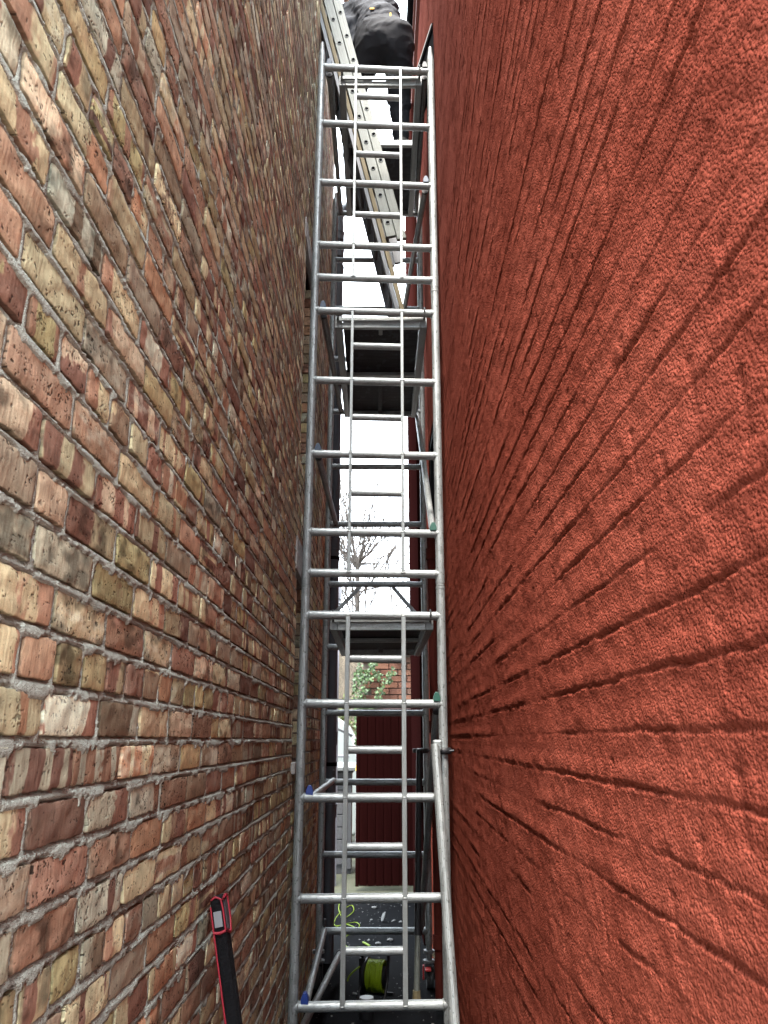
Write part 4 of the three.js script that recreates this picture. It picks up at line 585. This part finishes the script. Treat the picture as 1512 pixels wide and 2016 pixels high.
{ // white van, seen past the corner
  const o = thing('white_van', 'white van parked behind the storage box', 'van', P(-1.40, 0, 13.4)), paint = new THREE.MeshPhysicalMaterial({ color: lin(0.12, 0.135, 0.132), roughness: 0.3, clearcoat: 0.6 });
  const prof = new THREE.Shape(); prof.moveTo(-1.0, 0.32); prof.lineTo(1.02, 0.32); prof.quadraticCurveTo(1.1, 0.4, 1.09, 0.75); prof.lineTo(1.05, 1.22); prof.quadraticCurveTo(1.02, 1.62, 0.86, 1.86); prof.quadraticCurveTo(0.78, 1.96, 0.5, 2.0); prof.lineTo(-1.0, 2.1); prof.closePath();
  const g = new THREE.ExtrudeGeometry(prof, { depth: 1.7, bevelEnabled: true, bevelSize: 0.05, bevelThickness: 0.06, bevelSegments: 4 }); g.translate(0, 0, -0.85); mesh('van_body', g, paint, o);
  mesh('roof_rail', bar(V(0.2, 2.06, 0.9), V(1.0, 1.72, 0.9), 0.03, 0.03), M.steel, o); mesh('side_trim', box(1.9, 0.02, 0.012, 0, 1.42, 0.915, 0.004), M.pvcPale, o);
  mesh('side_window', box(0.5, 0.42, 0.02, 0.3, 1.72, 0.91, 0.005), M.glass, o); mesh('wing_mirror', box(0.1, 0.16, 0.12, 0.66, 1.72, 1.0, 0.03), M.frameBlack, o);
  for (const x of [-0.6, 0.62]) { const w = new THREE.CylinderGeometry(0.33, 0.33, 0.2, 32); w.rotateX(Math.PI / 2); w.translate(x, 0.33, 0.8); mesh('wheel', w, M.rubber, o); }
}
{ const o = thing('tiled_roof_house', 'red tiled roof with white fascia beyond the outbuilding', 'house', P(1.6, 0, 13.4)); mesh('wall_face', box(2.4, 2.9, 2, 0, 1.45, -0.6), std({ color: lin(0.36, 0.13, 0.07), roughness: 0.9, map: T.mottle }), o); mesh('fascia', box(2.5, 0.07, 0.04, 0, 2.94, 0.44), std({ color: lin(0.4, 0.4, 0.39), roughness: 0.5 }), o); mesh('roof', bar(V(-1.25, 3.05, -0.2), V(1.25, 3.05, -0.2), 0.14, 1.4, V(0, 0.15, 1)), std({ color: lin(0.38, 0.09, 0.05), roughness: 0.85, map: T.mottle }), o); }
{ // bare tree
  const o = thing('bare_tree', 'bare winter tree with thin branches against the white sky', 'tree', P(-0.62, 0, 22)), r = rng(123), tr = [], br = [];
  const grow = (p, d, L, rad, depth) => {
    const n = 4, pts = [p.clone()]; let q = p.clone(), dd = d.clone(); for (let i = 0; i < n; i++) { dd.add(V((r() - 0.5) * 0.3, (r() - 0.3) * 0.22, (r() - 0.5) * 0.3)).normalize(); q = q.clone().addScaledVector(dd, L / n); pts.push(q); }
    for (let i = 0; i < n; i++) br.push(tube(pts[i], pts[i + 1], rad * (1 - 0.5 * i / n), { r2: rad * (1 - 0.5 * (i + 1) / n), seg: depth > 1 ? 7 : 5, open: true }));
    if (depth <= 0) return; const kids = depth > 1 ? 4 : 3; for (let k = 0; k < kids; k++) { const at = pts[1 + Math.floor(r() * n)], nd = dd.clone().add(V((r() - 0.5) * 1.3, (r() - 0.15) * 0.9, (r() - 0.5) * 1.3)).normalize(); grow(at, nd, L * (0.5 + 0.3 * r()), rad * 0.7, depth - 1); }
  };
  tr.push(tube(V(0, 0, 0), V(0.02, 3.4, 0), 0.13, { r2: 0.09 }), tube(V(0.02, 3.4, 0), V(0.02, 6.5, 0), 0.09, { r2: 0.055 }));
  const knob = new THREE.IcosahedronGeometry(0.13, 2); { const p = knob.attributes.position; for (let i = 0; i < p.count; i++) { const k = 0.75 + 0.5 * vn(p.getX(i) * 20, p.getY(i) * 20 + p.getZ(i) * 13, 3); p.setXYZ(i, p.getX(i) * k, p.getY(i) * k * 1.3, p.getZ(i) * k); } knob.computeVertexNormals(); knob.translate(0.02, 6.6, 0); } tr.push(knob);
  for (let i = 0; i < 30; i++) { const a = i / 30 * 6.28 + r(), el = 0.05 + 1.2 * r(); grow(V(0.02 + 0.08 * Math.cos(a), 6.6 + 0.1 * (r() - 0.5), 0.08 * Math.sin(a)), V(Math.cos(a) * Math.cos(el), Math.sin(el), Math.sin(a) * Math.cos(el)), 1.1 + 1.2 * r(), 0.0205, 1); }
  for (let i = 0; i < 15; i++) { const y = 3.4 + 2.7 * r(), a = r() * 6.28, el = 0.3 + 0.7 * r(); grow(V(0.02, y, 0), V(Math.cos(a) * Math.cos(el), Math.sin(el), Math.sin(a) * Math.cos(el)), 1.7 + 1.4 * r(), 0.027, 2); }
  const bark = matt({ color: lin(0.05, 0.046, 0.042), roughness: 0.9, map: T.mottle }); mesh('trunk', tr, bark, o); mesh('crown', br, bark, o);
}

// ------------------------------------------------------------------ draw
const renderer = new THREE.WebGLRenderer({ antialias: true });
renderer.setSize(768, 1024);
renderer.toneMapping = THREE.LinearToneMapping;
renderer.toneMappingExposure = EXPOSURE;
renderer.shadowMap.enabled = true;
renderer.render(scene, camera);
